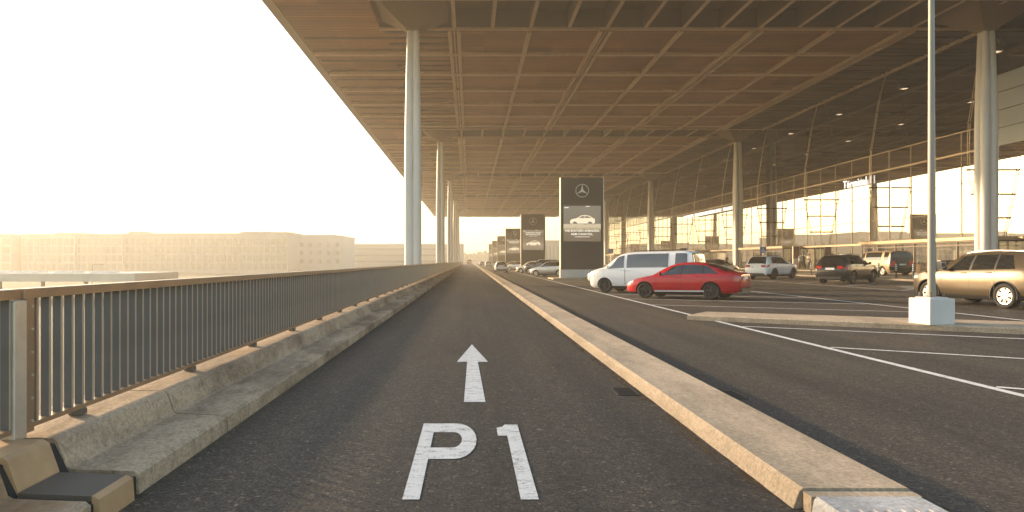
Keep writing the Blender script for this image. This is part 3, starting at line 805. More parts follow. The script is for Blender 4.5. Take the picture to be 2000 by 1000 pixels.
def wheel(parent, x, y, r, w, side, rim, spokes=5):
    t = empty('wheel', (x, y, r), 0, parent)
    n = 32; tb_ = MB(); h = w/2
    pr_ = [(r*.66,-h*.8),(r*.80,-h),(r*.95,-h*.96),(r,-h*.68),(r,h*.68),(r*.95,h*.96),(r*.80,h),(r*.66,h*.8)]
    rings = [[(a*math.cos(2*math.pi*j/n), b, a*math.sin(2*math.pi*j/n)) for j in range(n)] for a, b in pr_]
    tb_.loft(rings+[rings[0]], False); tb_.build('tyre', M['tyre'], t, True)
    q = MB(); ro = r*.67; yo = side*h*.72
    q.loft([[(a*math.cos(2*math.pi*j/n), b, a*math.sin(2*math.pi*j/n)) for j in range(n)] for a, b in ((ro,side*-h*.7),(ro,side*h*.82),(ro*.93,side*h*.80),(ro*.90,side*h*.35))], False)
    q.loft([[(a*math.cos(2*math.pi*j/n), b, a*math.sin(2*math.pi*j/n)) for j in range(n)] for a, b in ((.02,side*h*.2),(ro*.95,side*h*.2))], False, 1)
    for s in range(spokes):
        a0 = 2*math.pi*s/spokes+.3
        for da in (-.16, .16):
            c0 = Vector((math.cos(a0), 0, math.sin(a0)))*ro*.12; c1 = Vector((math.cos(a0+da), 0, math.sin(a0+da)))*ro*.95
            d = (c1-c0).normalized(); nn = Vector((-d.z, 0, d.x))
            w0, w1 = ro*.10, ro*.085
            A = [c0-nn*w0, c1-nn*w1, c1+nn*w1, c0+nn*w0]
            q.loft([[(v.x, side*h*.35, v.z) for v in A], [(v.x, yo+side*.012*(1 if i in (0,3) else 0), v.z) for i, v in enumerate(A)]])
    q.tube((0,side*h*.3,0),(0,yo+side*.02,0),ro*.19,ro*.14,14)
    q.build('rim', [rim, M['black_plastic']], t)
    return t
def car(kind, name, cat, x, y, heading, paint, label, rim=None, glass=None, group=None, detail=2, z=None, L=None, H=None, spokes=5, body_mat2=None):
    sp = SPEC[kind]; rim = rim or M['rim']; glass = glass or M['car_glass']
    Ln = sp['L']; fz = {k: pchip(sp[k]) for k in ('zr','zs','W','Wr','zb')}
    sx = (L or Ln)/Ln; sz = (H or 1.)
    t = empty(name, (x, y, gz(x)+.004 if z is None else z), heading); tag(t, label, cat, group)
    t.rotation_euler = (0, -math.atan(.017)*math.cos(heading) if x > 6.4 and z is None else 0, heading)
    def sect(s):
        W, Wr, zr, zs, zb = (fz[k](s) for k in ('W','Wr','zr','zs','zb'))
        zs = min(zs, zr-.015); e = max(zs+.01, zr-.085); hh = zs-zb
        a = [(0,zb),(.84*W,zb),(.965*W,zb+.14*hh),(.995*W,zb+.40*hh),(1.0*W,zb+.66*hh),(.985*W,zb+.88*hh),(.955*W,zs),
             (Wr+.02,e),(Wr-.035,zr-.045 if e < zr-.05 else (e+zr)/2),(Wr-.13,zr-.018),(.5*Wr,zr-.004),(0,zr)]
        return a
    def S(s, v, side=1):
        a = sect(s); i = min(int(v), 10); f = v-i
        y_ = a[i][0]+(a[i+1][0]-a[i][0])*f; z_ = a[i][1]+(a[i+1][1]-a[i][1])*f
        if 6 <= v <= 7: y_ += .018*math.sin(math.pi*(v-6))
        return Vector(((Ln/2-s)*sx, side*y_, z_*sz))
    def SO(s, v, side, off):
        e = 1e-3
        ds = S(min(s+e,Ln), v, side)-S(max(s-e,0), v, side); dv = S(s, min(v+e,11), side)-S(s, max(v-e,0), side)
        n_ = ds.cross(dv); 
        if n_.length < 1e-9: return S(s, v, side)
        n_.normalize(); 
        p = S(s, v, side); ctr = Vector((p.x*.8, 0, .75))
        if n_.dot(p-ctr) < 0: n_ = -n_
        return p+n_*off
    ss = sorted(set(round(q_, 4) for q_ in [0,.012,.03,.06,.1,.15,.2]+[Ln-q for q in (0,.012,.03,.06,.1,.15,.2)]+[.2+(Ln-.4)*i/70 for i in range(71)]))
    vv = [0,1,2,3,4,5,6,6.25,6.5,6.75,7,8,9,10,11]
    b = MB(); nv = len(vv); vs_ = []
    for s in ss:
        for v in vv: vs_.append(S(s, v, 1))
        for v in vv[1:-1]: vs_.append(S(s, v, -1))
    m_ = 2*nv-2
    ringidx = list(range(nv))+[nv+nv-3-i for i in range(nv-2)]
    fs = []
    for i in range(len(ss)-1):
        for j in range(m_):
            p, q = ringidx[j], ringidx[(j+1) % m_]
            fs.append((i*m_+p, i*m_+q, (i+1)*m_+q, (i+1)*m_+p))
    for base in (0, (len(ss)-1)*m_):
        for j in range(nv-1):
            A = base+j; B = base+j+1
            A2 = base+(nv+j-1 if 0 < j < nv-1 else j); B2 = base+(nv+j if 0 < j+1 < nv-1 else j+1)
            f = [A, B, B2, A2]; f2 = []
            for q in f:
                if q not in f2: f2.append(q)
            if len(f2) > 2: fs.append(tuple(f2))
    b.add(vs_, fs)
    body = b.build('body', [paint, M['black_plastic']] + ([body_mat2] if body_mat2 else []), t, True)
    xf = (Ln/2-sp['fo'])*sx; xr = (Ln/2-sp['fo']-sp['wb'])*sx; rw = sp['rw']; ra = rw+.055
    c = MB()
    for ax in (xf, xr):
        for s in (-1, 1): c.tube((ax, s*.52, rw), (ax, s*1.3, rw), ra, ra, 28)
    cut = c.build('cutter', M['black_plastic'], t)
    md = body.modifiers.new('b', 'BOOLEAN'); md.object = cut; md.operation = 'DIFFERENCE'; md.solver = 'EXACT'
    evaluated(body); bpy.data.objects.remove(cut)
    me = body.data
    while len(me.materials) < 2: me.materials.append(M['black_plastic'])
    me.materials[0] = paint; me.materials[1] = M['black_plastic']
    for p in me.polygons:
        cz = p.center; w_ = False
        p.material_index = 0
        for ax in (xf, xr):
            dd = math.hypot(cz.x-ax, cz.z-rw)
            if dd < ra-.0005 and abs(p.normal.y) < .3 or (dd < ra*.9 and abs(cz.y) < .56): w_ = True
        if cz.z < .27*sz or (sp.get('clad') and cz.z < .36): w_ = True
        if w_: p.material_index = 1
        elif body_mat2 and cz.x < (-Ln/2+.16)*sx and cz.z > .45: p.material_index = 2
    sharp(body, 42)
    for ax in (xf, xr):
        for s in (-1, 1): wheel(t, ax, s*sp['track']*1.0, rw, sp['ww'], s, rim, spokes)
    if sp.get('clad'):
        for ax in (xf, xr):
            for s in (-1, 1):
                q = MB(); y_ = s*(.905); pts = [(ax+math.cos(a)*(ra+.015), y_, rw+math.sin(a)*(ra+.015)) for a in [R(-12+204*i/16) for i in range(17)]]
                q.path(pts, .026, 6); q.build('arch_trim', M['black_plastic'], t)
    def patch(name, s_at, v0, v1, ns, nv_, mat, off=.006, sides=(1,-1), parent=t, wrap=False):
        res = []
        if wrap:
            q = MB(); rows = []
            vl = [v0+(v1-v0)*j/nv_ for j in range(nv_+1)]
            seq = [(v, 1) for v in vl]+[(v, -1) for v in reversed(vl[:-1])]
            for i in range(ns+1): rows.append([SO(s_at(v, i/ns), v, sd_, off) for v, sd_ in seq])
            k_ = len(seq); q.add([p for r_ in rows for p in r_], [(i*k_+j, i*k_+j+1, (i+1)*k_+j+1, (i+1)*k_+j) for i in range(ns) for j in range(k_-1)])
            return q.build(name, mat, parent, True)
        for sd_ in sides:
            q = MB(); k_ = nv_+1
            pts = [SO(s_at(v0+(v1-v0)*j/nv_, i/ns), v0+(v1-v0)*j/nv_, sd_, off) for i in range(ns+1) for j in range(k_)]
            q.add(pts, [(i*k_+j, i*k_+j+1, (i+1)*k_+j+1, (i+1)*k_+j) for i in range(ns) for j in range(nv_)])
            res.append(q.build(name, mat, parent, True))
        return res
    for (b0, b1), (t0_, t1_) in sp['side']:
        def sa(v, f, b0=b0, b1=b1, t0_=t0_, t1_=t1_):
            h_ = (v-6.05)/.9; lo = b0+(t0_-b0)*h_; hi = b1+(t1_-b1)*h_; return lo+(hi-lo)*f
        patch('side_window', sa, 6.05, 6.95, 10, 6, glass)
    for (wa, wb_) in zip(sp['side'][:-1], sp['side'][1:]):
        if kind != 'van': patch('pillar_trim', lambda v, f, wa=wa, wb_=wb_: (lambda h_: (wa[0][1]+(wa[1][1]-wa[0][1])*h_)*(1-f)+(wb_[0][0]+(wb_[1][0]-wb_[0][0])*h_)*f)((v-6.05)/.9), 6.05, 6.95, 2, 6, M['black_plastic'], .0055)
    w0, w1 = sp['ws']; patch('windshield', lambda v, f: w0+(w1-w0)*f, 8.2, 11, 10, 8, M['car_glass'], .007, wrap=True)
    r0, r1 = sp['rg']; patch('rear_window', lambda v, f: r0+(r1-r0)*f, 8.2, 11, 10, 8, M['car_glass'], .007, wrap=True)
    if detail > 0:
        zt0, zt1, sl = sp['tail']
        def vfor(s, z):
            a = sect(s)
            for i in range(2, 11):
                if a[i][1] <= z <= a[i+1][1]: return i+(z-a[i][1])/(a[i+1][1]-a[i][1]+1e-9)
            return 6
        for nm, s0, s1, z0, z1, mt in (('taillight', Ln-sl, Ln-.004, zt0, zt1, M['tail']), ('headlight', .02, sp['hd'][2], sp['hd'][0], sp['hd'][1], M['head'])):
            for sd_ in (1, -1):
                q = MB(); pts = []; ns = 8
                for i in range(ns+1):
                    s = s0+(s1-s0)*i/ns; a = sect(s); lim = a[6][1]+.0
                    e0, e1 = (z0, z1)
                    if nm == 'headlight': e0 = z0+(z1-z0)*.35*i/ns
                    for j in range(4):
                        z_ = min(e0+(e1-e0)*j/3, lim); pts.append(SO(s, vfor(s, z_), sd_, .007))
                q.add(pts, [(i*4+j, i*4+j+1, (i+1)*4+j+1, (i+1)*4+j) for i in range(ns) for j in range(3)])
                lamp = q.build(nm, mt, t, True)
                if nm == 'taillight':
                    a = sect(Ln); wE = a[4][0]; q2 = MB()
                    q2.bbox(-.012, .02, -.15, .15, 0, (zt1-zt0)*.9*sz, .004); 
                    q2.v = [(x_-Ln/2*sx, sd_*(wE-.17)+y_, z_+zt0*sz) for x_, y_, z_ in q2.v]; q2.build('taillight_inner', mt, lamp)
        # plate, bumpers, mirrors, handles, seams
        zp = zt0-.06 if kind != 'sedan' else .78
        if kind == 'van': zp = .82
        q = MB(); q.bbox(-Ln/2*sx-.016, -Ln/2*sx+.01, -.26, .26, zp*sz, zp*sz+.115, .003); pl = q.build('number_plate', M['plate'], t)
        q = MB(); q.box(-Ln/2*sx-.018, -Ln/2*sx-.0165, .22, .258, zp*sz+.006, zp*sz+.109); q.build('plate_band', M['plate_blue'], pl)
        q = MB(); q.bbox(-Ln/2*sx-.03, -Ln/2*sx+.10, -.62, .62, .30*sz, .46*sz, .03); q.build('rear_bumper', M['black_plastic'], t)
        q = MB(); q.bbox(Ln/2*sx-.08, Ln/2*sx+.012, -.48, .48, .30*sz, .48*sz, .02); q.build('grille', M['black_plastic'], t)
        for sd_ in (1, -1):
            p = S(sp['mirror'], 6.1, sd_); q = MB()
            rings = []
            for i in range(7):
                f = i/6; r_ = math.sin(math.pi*(.08+.84*f))
                rings.append([(p.x+.03*math.cos(2*math.pi*j/10)*r_*1.8-.02*f, p.y+sd_*(.02+.2*f), p.z+.07+.075*math.sin(2*math.pi*j/10)*r_) for j in range(10)])
            q.loft(rings); q.build('mirror', paint if kind != 'sedan' else M['black_plastic'], t, True)
            for s in sp['handles']:
                p = SO(s, 5.35, sd_, .012); q = MB(); q.bbox(-.10,.10,-.014,.014,-.018,.018,.008); q.v = [(a_+p.x, b_+p.y, c_+p.z) for a_, b_, c_ in q.v]; q.build('handle', paint, t)
        for s in sp['seams']:
            patch('door_seam', lambda v, f, s=s: s-.006+.012*f, 2.2, 5.95, 1, 8, M['black_plastic'], .003)
        if sp.get('rails'):
            for sd_ in (1, -1):
                q = MB(); pts = [SO(s, 8.6, sd_, .045) for s in [2.0+i*.2 for i in range(10)]]
                pts = [S(1.92, 8.6, sd_)]+pts+[S(3.92, 8.6, sd_)]; q.path(pts, .018, 6); q.build('roof_rail', rim, t)
        if kind == 'van' and not body_mat2:
            q = MB(); q.bbox(-2.15,.35,.52,.62,sp['zr'][8][1]*sz+.012,sp['zr'][8][1]*sz+.05,.01); q.bbox(-2.2,-1.9,.40,.62,sp['zr'][8][1]*sz+.012,sp['zr'][8][1]*sz+.10,.02); q.build('roof_rail', M['black_plastic'], t)
        if kind == 'sedan':
            for sd_ in (1, -1):
                q = MB(); q.bbox(-Ln/2-.035, -Ln/2+.06, sd_*.48-.09, sd_*.48+.09, .30, .36, .02); q.build('exhaust', M['chrome'], t)
            patch('sill_trim', lambda v, f: 1.35+f*2.0, 2.05, 2.35, 8, 2, M['head'], .012)
    return t
P = {}
P['red'] = mat_car_paint('red_paint', (.47, .004, .014)); P['white'] = mat_car_paint('white_paint', (.86, .86, .86))
P['black'] = mat_car_paint('black_paint', (.014, .013, .013)); P['gold'] = mat_car_paint('champagne_paint', (.085, .064, .040), .35, .36)
P['silver'] = mat_car_paint('silver_paint', (.42, .42, .42), .7, .34); P['grey'] = mat_car_paint('grey_paint', (.12, .12, .125), .5, .34)
P['cream'] = mat_car_paint('cream_paint', (.70, .64, .52)); P['tan'] = mat_car_paint('beige_paint', (.36, .275, .175), .2)
hb = math.atan2(math.sin(R(38)), -math.cos(R(38)))           # noses away from the forecourt, along the bays
hr = math.atan2(.616, .788)                                   # opposite row
def at_axle(kind, fx, fy, head, side, L=None):      # car centre from the front wheel's outer contact point
    sp = SPEC[kind]; sx = (L or sp['L'])/sp['L']
    d = Vector((math.cos(head), math.sin(head))); l = Vector((-d.y, d.x))
    c = Vector((fx, fy)) - l*side*(sp['track']+.1) - d*((sp['L']/2-sp['fo'])*sx)
    return c.x, c.y
x, y = at_axle('sedan', 7.16, 27.5, hb, 1); car('sedan', 'parked_car', 'car', x, y, hb, P['red'], 'glossy red saloon with dark alloy wheels parked beside the white van', M['rim_dark'])
x, y = at_axle('van', 6.55, 32.6, hb, 1); car('van', 'parked_van', 'van', x, y, hb, P['white'], 'white passenger van with long dark side windows, parked behind the red saloon', M['rim_dark'], M['car_glass_lit'])
x, y = at_axle('hatch', 8.0, 42.0, hb, 1); car('hatch', 'parked_car', 'car', x, y, hb, P['cream'], 'cream hatchback mostly hidden behind the white van')
car('suv', 'moving_car', 'car', 16.22, 20.9, R(98.0), P['gold'], 'champagne metallic crossover with roof rails driving past the lamp post', L=4.5, H=1.0, spokes=7)
car('suv', 'parked_car', 'car', 22.0, 48.9, hr, P['white'], 'white crossover with black lower cladding seen from behind', M['rim_dark'])
car('suv', 'parked_car', 'car', 22.1, 39.3, hr, P['black'], 'glossy black off roader with silver number plate, seen from behind', M['rim_dark'], H=1.0)
car('sedan', 'parked_car', 'car', 22.0, 59.5, hr, P['grey'], 'grey saloon between the red saloon and the white crossover')
car('hatch', 'parked_car', 'car', 22.0, 69.5, hr, P['black'], 'dark hatchback showing only its roof behind the white van')
car('van', 'stopped_van', 'van', 32.3, 52.7, R(91), P['tan'], 'beige van with dark rear doors stopped by the terminal entrance', M['rim'], L=5.1, H=.965, body_mat2=P['black'])
gk = 'cars further along the drive'
car('hatch', 'moving_car', 'car', 4.25, 93, R(90), P['white'], 'white hatchback driving away left of the second pylon', group=gk, detail=1)
car('hatch', 'parked_car', 'car', 8.4, 62.0+7, hb, P['white'], 'white hatchback parked against the left edge of the nearest pylon', group=gk, detail=1)
car('hatch', 'parked_car', 'car', 8.0, 66, hb, P['silver'], 'silver hatchback with dark rear parked left of the nearest pylon', group=gk, detail=1, body_mat2=P['black'])
car('suv', 'parked_car', 'car', 8.6, 79, hb, P['black'], 'dark grey estate with roof rails parked between the first two pylons', group=gk, detail=1)
car('hatch', 'parked_car', 'car', 7.9, 84.5, hb, P['cream'], 'pale hatchback with its nose showing left of the dark grey estate', group=gk, detail=1)
car('sedan', 'parked_car', 'car', 8.3, 112, hb, P['silver'], 'silver saloon parked left of the second pylon', group=gk, detail=1)
car('sedan', 'parked_car', 'car', 8.3, 132, hb, P['cream'], 'pale saloon parked in front of the third pylon', group=gk, detail=0)
car('hatch', 'moving_car', 'car', 4.6, 168, R(90), P['white'], 'hazy white car with red tail lamps farther along the drive', group=gk, detail=1)
car('hatch', 'moving_car', 'car', 4.0, 225, R(90), P['silver'], 'farthest small silver car on the drive', group=gk, detail=0)
car('van', 'moving_van', 'van', -.3, 255, R(90), P['tan'], 'hazy far van driving away in the lane left of the median', group=gk, detail=1, H=1.15)

# ================================================================== STREET FURNITURE
zi = gz(10)+.122
lp = empty('street_lamp', (10.10, 14.68, zi), R(8)); tag(lp, 'tall tapered grey lamp post on a white block at the kerb island', 'lamp post')
b = MB(); b.bbox(-.30,.30,-.30,.30,0,.56,.012); b.build('base_block', M['white_base'], lp)
b = MB(); b.bbox(-.22,.22,-.22,.22,.555,.585,.012); b.build('base_cap', M['white_base'], lp)
b = MB(); b.tube((0,0,.585),(0,0,.60),.13,.13,20); b.tube((0,0,.60),(0,0,11.),.078,.048,20); sharp(b.build('pole', M['lamp_pole'], lp), 50)
for sx_, sy_ in ((1,1),(1,-1),(-1,1),(-1,-1)):
    b = MB(); b.tube((sx_*.15,sy_*.15,.585),(sx_*.15,sy_*.15,.69),.022,.022,8); b.build('anchor_bolt', M['rail_grey'], lp)
b = MB(); b.tube((0,0,10.9),(-1.1,0,11.25),.03,.03,10); b.build('arm', M['lamp_pole'], lp)
b = MB(); b.bbox(-1.75,-1.0,-.14,.14,11.2,11.32,.04); b.build('lamp_head', M['lamp_pole'], lp)

bp = None
bl = ['striped bollard nearest the dark off roader on the paved island', 'striped bollard in front of the dark rear doors of the beige van', 'striped bollard left of the walking person on the paved island', 'striped bollard left of the person in the white cap', 'striped bollard right of the lamp post on the paved island']
for i, (x, y) in enumerate([(27.3,44.8),(27.35,43.05),(27.3,41.3),(27.4,53.9),(27.3,39.5)]):
    if bp is None:
        bp = empty('bollard', (0,0,0)); b = MB(); b.tube((0,0,0),(0,0,.03),.10,.10,14); b.tube((0,0,.03),(0,0,.92),.05,.05,14); b.tube((0,0,.92),(0,0,.95),.05,.03,14); sharp(b.build('post', M['black_plastic'], bp), 50)
        for k in range(4):
            b = MB(); b.tube((0,0,.48+k*.115),(0,0,.535+k*.115),.053,.053,14); b.build('white_band', M['sign_white'], bp)
        o = bp
    else: o = dup(bp)
    o.location = (x, y, gz(x)+.11); tag(o, bl[i], 'bollard', 'striped bollards on the paved island')

def road_sign(x, y, z, label):
    t = empty('crossing_sign', (x, y, gz(x))); tag(t, label, 'sign', 'blue crossing signs')
    b = MB(); b.tube((0,0,0),(0,0,z+.1),.035,.035,10); b.build('pole', M['galv'], t)
    b = MB(); b.bbox(-.32,.32,-.06,-.04,z-.32-gz(x),z+.32-gz(x),.004); pl = b.build('plate', M['sign_blue'], t)
    zz = z-gz(x); b = MB(); b.loft([[(a,-.066,zz+c) for a, c in ((-.24,-.22),(.24,-.22),(0,.24))],[(a,-.061,zz+c) for a, c in ((-.24,-.22),(.24,-.22),(0,.24))]]); b.build('white_triangle', M['sign_white'], pl)
    b = MB(); b.tube((0,-.07,zz+.07),(0,-.067,zz+.07),.035,.035,10); b.add([(x_,-.07,zz+c) for x_,c in ((-.03,.03),(.03,.03),(.02,-.08),(.09,-.19),(.05,-.19),(0,-.10),(-.06,-.19),(-.10,-.19),(-.03,-.06))],[tuple(range(9))]); b.build('walking_figure', M['black_plastic'], pl)
road_sign(30, 68.7, 2.7, 'blue square crossing sign above the white crossover')
road_sign(18.9, 90, 2.9, 'blue square crossing sign left of the white van roof')
def board(x, y, top, w, label, white=False):
    t = empty('information_board', (x, y, .63)); tag(t, label, 'sign', 'information boards by the entrances')
    h = top-.63
    b = MB(); b.box(-.06,.06,-w/2-.05,w/2+.05,0,h+.04); b.v = [(y_, x_, z_) for x_, y_, z_ in b.v]; b.build('frame', M['galv'], t)
    b = MB(); b.box(-w/2,w/2,-.075,-.062,h*.45,h); b.build('panel', M['sign_white'] if white else M['maroon'], t)
    for k in range(4):
        b = MB(); b.box(-w/2+.04,w/2-.04,-.085,-.063 if k > 2 else -.063,h*.40-k*h*.1,h*.47-k*h*.1); b.build('text_strip', M['steel_dark'] if white else M['sign_white'], t)
board(36.9, 75.9, 3.2, .66, 'maroon information board with white strips right of the white crossover')
board(36.9, 62.3, 3.05, .62, 'maroon information board left of the beige van')
board(37.3, 61.3, 3.1, .7, 'white notice board beside the maroon board by the beige van', True)
t = empty('ticket_machine', (36.0, 51.2, .63)); tag(t, 'white and red ticket machine on the pavement right of the lamp post', 'ticket machine')
b = MB(); b.bbox(-.22,.22,-.2,.2,0,1.0,.02); b.build('body', M['sign_white'], t)
b = MB(); b.box(-.16,.16,-.212,-.203,.12,.36); b.box(-.2,.2,-.212,-.203,.88,.97); b.build('red_panel', M['tail'], t)
b = MB(); b.box(-.14,.14,-.212,-.203,.5,.78); b.build('display', M['car_glass'], t)
t = empty('vending_machine', (36.9, 52.0, .63)); tag(t, 'tall dark vending machine by the entrance right of the lamp post', 'vending machine')
b = MB(); b.bbox(-.32,.32,-.3,.3,0,1.75,.02); b.build('cabinet', M['panel_dark'], t)
b = MB(); b.box(-.26,.14,-.312,-.303,.5,1.55); b.build('display_window', M['car_glass'], t)

# ================================================================== PEOPLE
def blob(segs, voxel=.014):
    b = MB()
    for p0, p1, r0, r1 in segs:
        p0 = Vector(p0); p1 = Vector(p1); d = p1-p0
        if d.length < 1e-5: d = Vector((0,0,1e-3))
        dn = d.normalized(); u = dn.orthogonal().normalized(); w = dn.cross(u); rings = []
        for k in range(-3, 1):
            a = k*math.pi/8; rings.append((p0+dn*(r0*math.sin(a)), r0*math.cos(a)))
        for k in range(0, 4):
            a = k*math.pi/8; rings.append((p1+dn*(r1*math.sin(a)), r1*math.cos(a)))
        b.loft([[tuple(c+u*(r*math.cos(2*math.pi*j/10))+w*(r*math.sin(2*math.pi*j/10))) for j in range(10)] for c, r in rings])
    return b
def remeshed(mb, name, mat, parent, voxel):
    o = mb.build(name, mat, parent)
    md = o.modifiers.new('r', 'REMESH'); md.mode = 'VOXEL'; md.voxel_size = voxel
    ms = o.modifiers.new('s', 'SMOOTH'); ms.factor = .5; ms.iterations = 3
    evaluated(o); o.data.materials.clear(); o.data.materials.append(mat)
    o.data.polygons.foreach_set('use_smooth', [True]*len(o.data.polygons)); return o
def person(x, y, face, label, top, legs, stride=.16, arms='down', scale=1., cap=None):
    t = empty('person', (x, y, .63), face); tag(t, label, 'person', 'people near the terminal entrances'); t.scale = (scale,)*3
    J = {}
    hip = Vector((0,0,.93)); neck = Vector((.03,0,1.47)); head = Vector((.06,0,1.62))
    segs = [(hip, (.02,0,1.2), .135, .125), ((.02,0,1.2), (.02,0,1.38), .125, .12), ((.02,.13,1.39), (.02,-.13,1.39), .075, .075), (neck, (.05,0,1.55), .055, .055), (head, (.065,0,1.66), .085, .09), ((.10,0,1.585),(.11,0,1.58), .05, .05), ((.155,0,1.62),(.165,0,1.612), .015, .015), ((.06,.085,1.63),(.06,.09,1.62), .02, .018), ((.06,-.085,1.63),(.06,-.09,1.62), .02, .018)]
    lg = []; ar_ = []; hands = []
    for s in (1, -1):
        f = s*stride; h = Vector((0,s*.09,.92)); kn = Vector((f*.55+.03,s*.10,.50)); an = Vector((f-.02,s*.10,.09))
        lg += [(h, kn, .088, .062), (kn, an, .060, .042)]
        segs += [(h, kn, .082, .056), (kn, an, .055, .038), (an, an+Vector((.15,s*.02,-.05)), .04, .032), (an+Vector((-.05,0,-.04)), an, .036, .036)]
        sh = Vector((.02,s*.19,1.39))
        if arms == 'down': el = sh+Vector((-s*stride*.35,s*.06,-.29)); ha = el+Vector((-s*stride*.2+.07,s*.0,-.26))
        elif arms == 'out': el = sh+Vector((-.05,s*.24,-.18)); ha = el+Vector((.10,-s*.16,-.20))
        else: el = sh+Vector((.02,s*.05,-.28)); ha = el+Vector((.24,-s*.05,.02))
        ar_ += [(sh, el, .058, .048), (el, ha, .046, .036)]
        segs += [(sh, el, .050, .040), (el, ha, .038, .028)]
        d = (ha-el).normalized(); pm_ = ha+d*.07; segs += [(ha, pm_, .030, .032)]
        side = Vector((1,0,0)) if abs(d.x) < .8 else Vector((0,0,1)); side = (side-d*side.dot(d)).normalized(); inw = d.cross(side)*s
        for q, ln in ((-1.5,.060),(-.5,.072),(.5,.068),(1.5,.054)):
            a = pm_+side*(q*.017); m1 = a+d*(ln*.55); m2 = m1+(d+inw*.5).normalized()*(ln*.5); segs += [(a, m1, .009, .0085), (m1, m2, .0085, .007)]
        th = ha+d*.02+side*.03; segs += [(th, th+(d+side*.9).normalized()*.055, .011, .009)]
    body = remeshed(blob(segs), 'body', M['skin'], t, .0075)
    tor = [(hip, (.02,0,1.2), .155, .15), ((.02,0,1.2), (.02,0,1.38), .15, .14), ((.02,.14,1.385), (.02,-.14,1.385), .09, .09), (neck-Vector((0,0,.04)), neck+Vector((0,0,.02)), .08, .068)]
    remeshed(blob(tor+[(a, b_, r0+.012, r1+.012) for a, b_, r0, r1 in ar_]), 'jacket', top, t, .016)
    remeshed(blob([((0,.06,.93),(0,-.06,.93),.12,.12)]+[(a, b_, r0+.014, r1+.02) for a, b_, r0, r1 in lg]), 'trousers', legs, t, .016)
    remeshed(blob([((.02,0,1.66),(.04,0,1.70),.088,.085)]), 'hair', M['hair'], t, .014)
    for s in (1, -1):
        f = s*stride; an = Vector((f-.02,s*.10,.07)); remeshed(blob([(an+Vector((-.06,0,-.03)), an+Vector((.16,s*.02,-.035)), .045, .038)]), 'shoe', M['black_plastic'], t, .014)
    for s in (1, -1):
        q = MB(); q.tube((.135,s*.034,1.645),(.143,s*.034,1.645),.010,.008,8); q.build('eye', M['hair'], t)
    if cap:
        remeshed(blob([((.04,0,1.71),(.05,0,1.79),.10,.10)]), 'cap', cap, t, .014)
    return t
c_dark = pm('dark_coat', (.022,.020,.018), .8); c_pale = pm('pale_shirt', (.55,.50,.42), .8); c_blue = pm('dark_trousers', (.03,.03,.036), .8); c_brown = pm('brown_jacket', (.10,.055,.03), .8); c_white = pm('white_shirt', (.62,.62,.62), .8)
person(37.05, 55.3, R(70), 'person in a dark coat with elbows out walking between beige van and lamp post', c_dark, c_blue, .2, 'out')
person(36.5, 72.2, R(200), 'person in pale shirt and white cap standing left of the black off roader', c_pale, c_blue, .08, 'fore', 1., c_white)
person(36.6, 74.2, R(95), 'person in a white shirt walking beside the maroon board', c_white, c_brown, .18)
person(37.1, 74.6, R(100), 'person in a brown jacket walking right of the person in white shirt', c_brown, c_blue, .15)
person(36.4, 95.0, R(110), 'far person in dark clothes near the second right column', c_dark, c_blue, .15)
t = empty('rolling_suitcase', (36.75, 54.9, .63), R(20)); tag(t, 'pale rolling suitcase beside the walking person in a dark coat', 'suitcase')
b = MB(); b.bbox(-.13,.13,-.2,.2,.06,.66,.03); b.build('shell', M['cover'], t)
b = MB()
for s in (-.12,.12): b.tube((0,s,.66),(0,s,1.02),.01,.01,6)
b.tube((0,-.12,1.02),(0,.12,1.02),.014,.014,6); b.build('pull_handle', M['galv'], t)
for s in (-.14,.14):
    b = MB(); b.tube((-.03,s,.035),(.03,s,.035),.034,.034,10); b.build('castor', M['tyre'], t)

# ================================================================== FAR LEFT: BUILDINGS, BUS CANOPY
def office(name, px0, px1, Y, ytop, cols, label, mat, w=1.75, h=2.0, depth=30, rows=4, py0=466, dpy=16.2, roofbox=None):
    k = Y/1310; x0, x1 = (px0-918)*k, (px1-918)*k; zt = 1.55+(510-ytop)*k
    t = empty(name, ((x0+x1)/2, Y, LOW)); tag(t, label, 'building', 'pale buildings beyond the railing'); hx = (x1-x0)/2
    b = MB(); b.box(-hx,hx,0,depth,0,zt-LOW); b.build('wall', mat, t)
    b = MB(); b.box(-hx-.15,hx+.15,-.15,depth+.15,zt-LOW+.003,zt-LOW+.45); b.build('roof', M['hazy_wall'], t)
    if roofbox:
        a, c, hh = roofbox; b = MB(); b.box(-hx+2*hx*a,-hx+2*hx*c,4,12,zt-LOW+.45,zt-LOW+.45+hh); b.build('roof_plant', M['hazy_wall_b'], t)
    wp = None
    for r in range(rows):
        z = 1.55+(510-(py0+r*dpy))*k-LOW
        for c in range(cols):
            if wp is None:
                b = MB(); b.box(-w/2,w/2,-.05,-.003,-h,0); wp = b.build('window', M['window_far'], t); o = wp
            else: o = wp.copy(); col.objects.link(o); o.parent = t
            o.location = (-hx+(c+.5)*2*hx/cols, 0, z)
    return t
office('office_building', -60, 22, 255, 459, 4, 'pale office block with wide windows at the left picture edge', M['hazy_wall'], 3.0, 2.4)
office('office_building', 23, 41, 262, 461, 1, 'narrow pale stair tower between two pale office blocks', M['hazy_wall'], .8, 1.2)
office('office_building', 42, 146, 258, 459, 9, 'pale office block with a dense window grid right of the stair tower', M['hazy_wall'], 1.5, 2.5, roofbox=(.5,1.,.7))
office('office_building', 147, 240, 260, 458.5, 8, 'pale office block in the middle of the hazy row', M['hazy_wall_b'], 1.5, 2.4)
office('office_building', 241, 478, 262, 457.5, 20, 'long pale office block with many narrow windows above the handrail', M['hazy_wall_b'], 1.5, 2.4, roofbox=(.0,.12,.9))
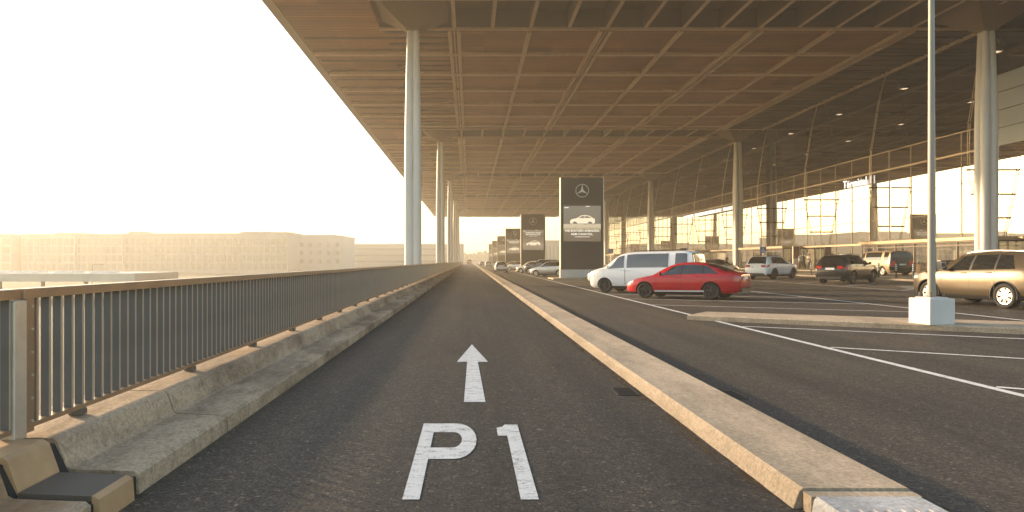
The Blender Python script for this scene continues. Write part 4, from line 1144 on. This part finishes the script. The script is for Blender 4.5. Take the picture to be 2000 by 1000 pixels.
office('office_building', 470, 562, 250, 455, 8, 'tallest buff office block right of the long block', M['hazy_wall_b'], 1.5, 2.2, roofbox=(0,.5,.3))
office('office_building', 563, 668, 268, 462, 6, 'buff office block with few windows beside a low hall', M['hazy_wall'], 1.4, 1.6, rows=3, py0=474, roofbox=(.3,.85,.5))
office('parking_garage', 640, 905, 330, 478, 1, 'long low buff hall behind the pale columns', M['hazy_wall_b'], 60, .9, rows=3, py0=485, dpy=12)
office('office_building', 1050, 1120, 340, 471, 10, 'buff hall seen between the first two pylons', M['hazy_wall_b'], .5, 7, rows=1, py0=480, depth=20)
t = empty('bus_canopy', (-52.5, 80, LOW)); tag(t, 'low flat bus station canopy with white skylights beyond the railing', 'canopy')
b = MB(); b.bbox(-22,12.5,0,12,2.3,3.3,.04); b.build('roof_slab', M['canopy_low'], t)
for px in (-85,-40,2,62,135,205):
    X = (px-918)*84/1310+52.5; b = MB(); b.bbox(X-1.15,X+1.15,2.5,5.5,3.3,3.52,.05); b.build('skylight', M['skylight'], t)
for i in range(7):
    b = MB(); b.tube((-20+i*5.2,1.2,0),(-20+i*5.2,1.2,2.3),.22,.22,12); b.build('pillar', M['hazy_wall'], t)
def far_lamp(x, y, label):
    t = empty('street_lamp', (x, y, LOW)); tag(t, label, 'lamp post', 'thin lamps by the lower road')
    b = MB(); b.tube((0,0,0),(0,0,4.1),.07,.05,8); b.tube((0,0,4.1),(1.5,0,4.15),.045,.045,8); b.build('pole', M['rail_grey'], t)
    b = MB(); b.bbox(1.3,2.0,-.15,.15,4.08,4.2,.03); b.build('lamp_head', M['rail_grey'], t)
far_lamp(-67.6, 120, 'thin lamp post in front of the dense window grid block')
# hazy wood along the horizon
wd = MB(); rnd = random.Random(3)
def clump(cx, cy, cz, r):
    n = 9
    for _ in range(n):
        a = rnd.uniform(0, 2*math.pi); e = rnd.uniform(-.3, 1.2); rr = r*rnd.uniform(.4, 1)
        p = Vector((cx+rr*math.cos(a)*math.cos(e), cy+rr*math.sin(a)*math.cos(e), cz+rr*math.sin(e)*.8)); s = r*rnd.uniform(.25,.5)
        u = Vector((rnd.uniform(-1,1),rnd.uniform(-1,1),rnd.uniform(-1,1))).normalized()*s; v = u.orthogonal().normalized()*s; w = u.cross(v).normalized()*s
        wd.add([p+u,p-u,p+v,p-v,p+w,p-w], [(0,2,4),(2,1,4),(1,3,4),(3,0,4),(2,0,5),(1,2,5),(3,1,5),(0,3,5)])
for i in range(420):
    x = rnd.uniform(-520, 620); y = 600+rnd.uniform(-25, 60)+abs(x)*.05; h = rnd.uniform(7, 13)
    for q in range(4): clump(x+rnd.uniform(-4,4), y+rnd.uniform(-4,4), LOW+h*(.25+.2*q), rnd.uniform(3,5.5))
tag(wd.build('distant_wood', M['leaf'], fix=False), 'hazy band of trees along the far horizon', 'wood', kind='stuff')

# ================================================================== HAZE
hz = MB(); hz.box(-900, 900, -200, 1250, LOW-1.6, 40)
ho = hz.build('haze', []) if False else None
me = bpy.data.meshes.new('haze'); me.from_pydata(hz.v, [], hz.f); ho = bpy.data.objects.new('haze', me); col.objects.link(ho)
hm = bpy.data.materials.new('haze_air'); hm.use_nodes = True; ht = hm.node_tree; ht.nodes.clear()
ou = ht.nodes.new('ShaderNodeOutputMaterial'); pv_ = ht.nodes.new('ShaderNodeVolumePrincipled')
pv_.inputs['Color'].default_value = (1, .94, .81, 1); pv_.inputs['Density'].default_value = HAZE; pv_.inputs['Anisotropy'].default_value = .4
ht.links.new(pv_.outputs[0], ou.inputs['Volume']); me.materials.append(hm)
tag(ho, 'thin golden haze in the air', 'haze', kind='stuff')
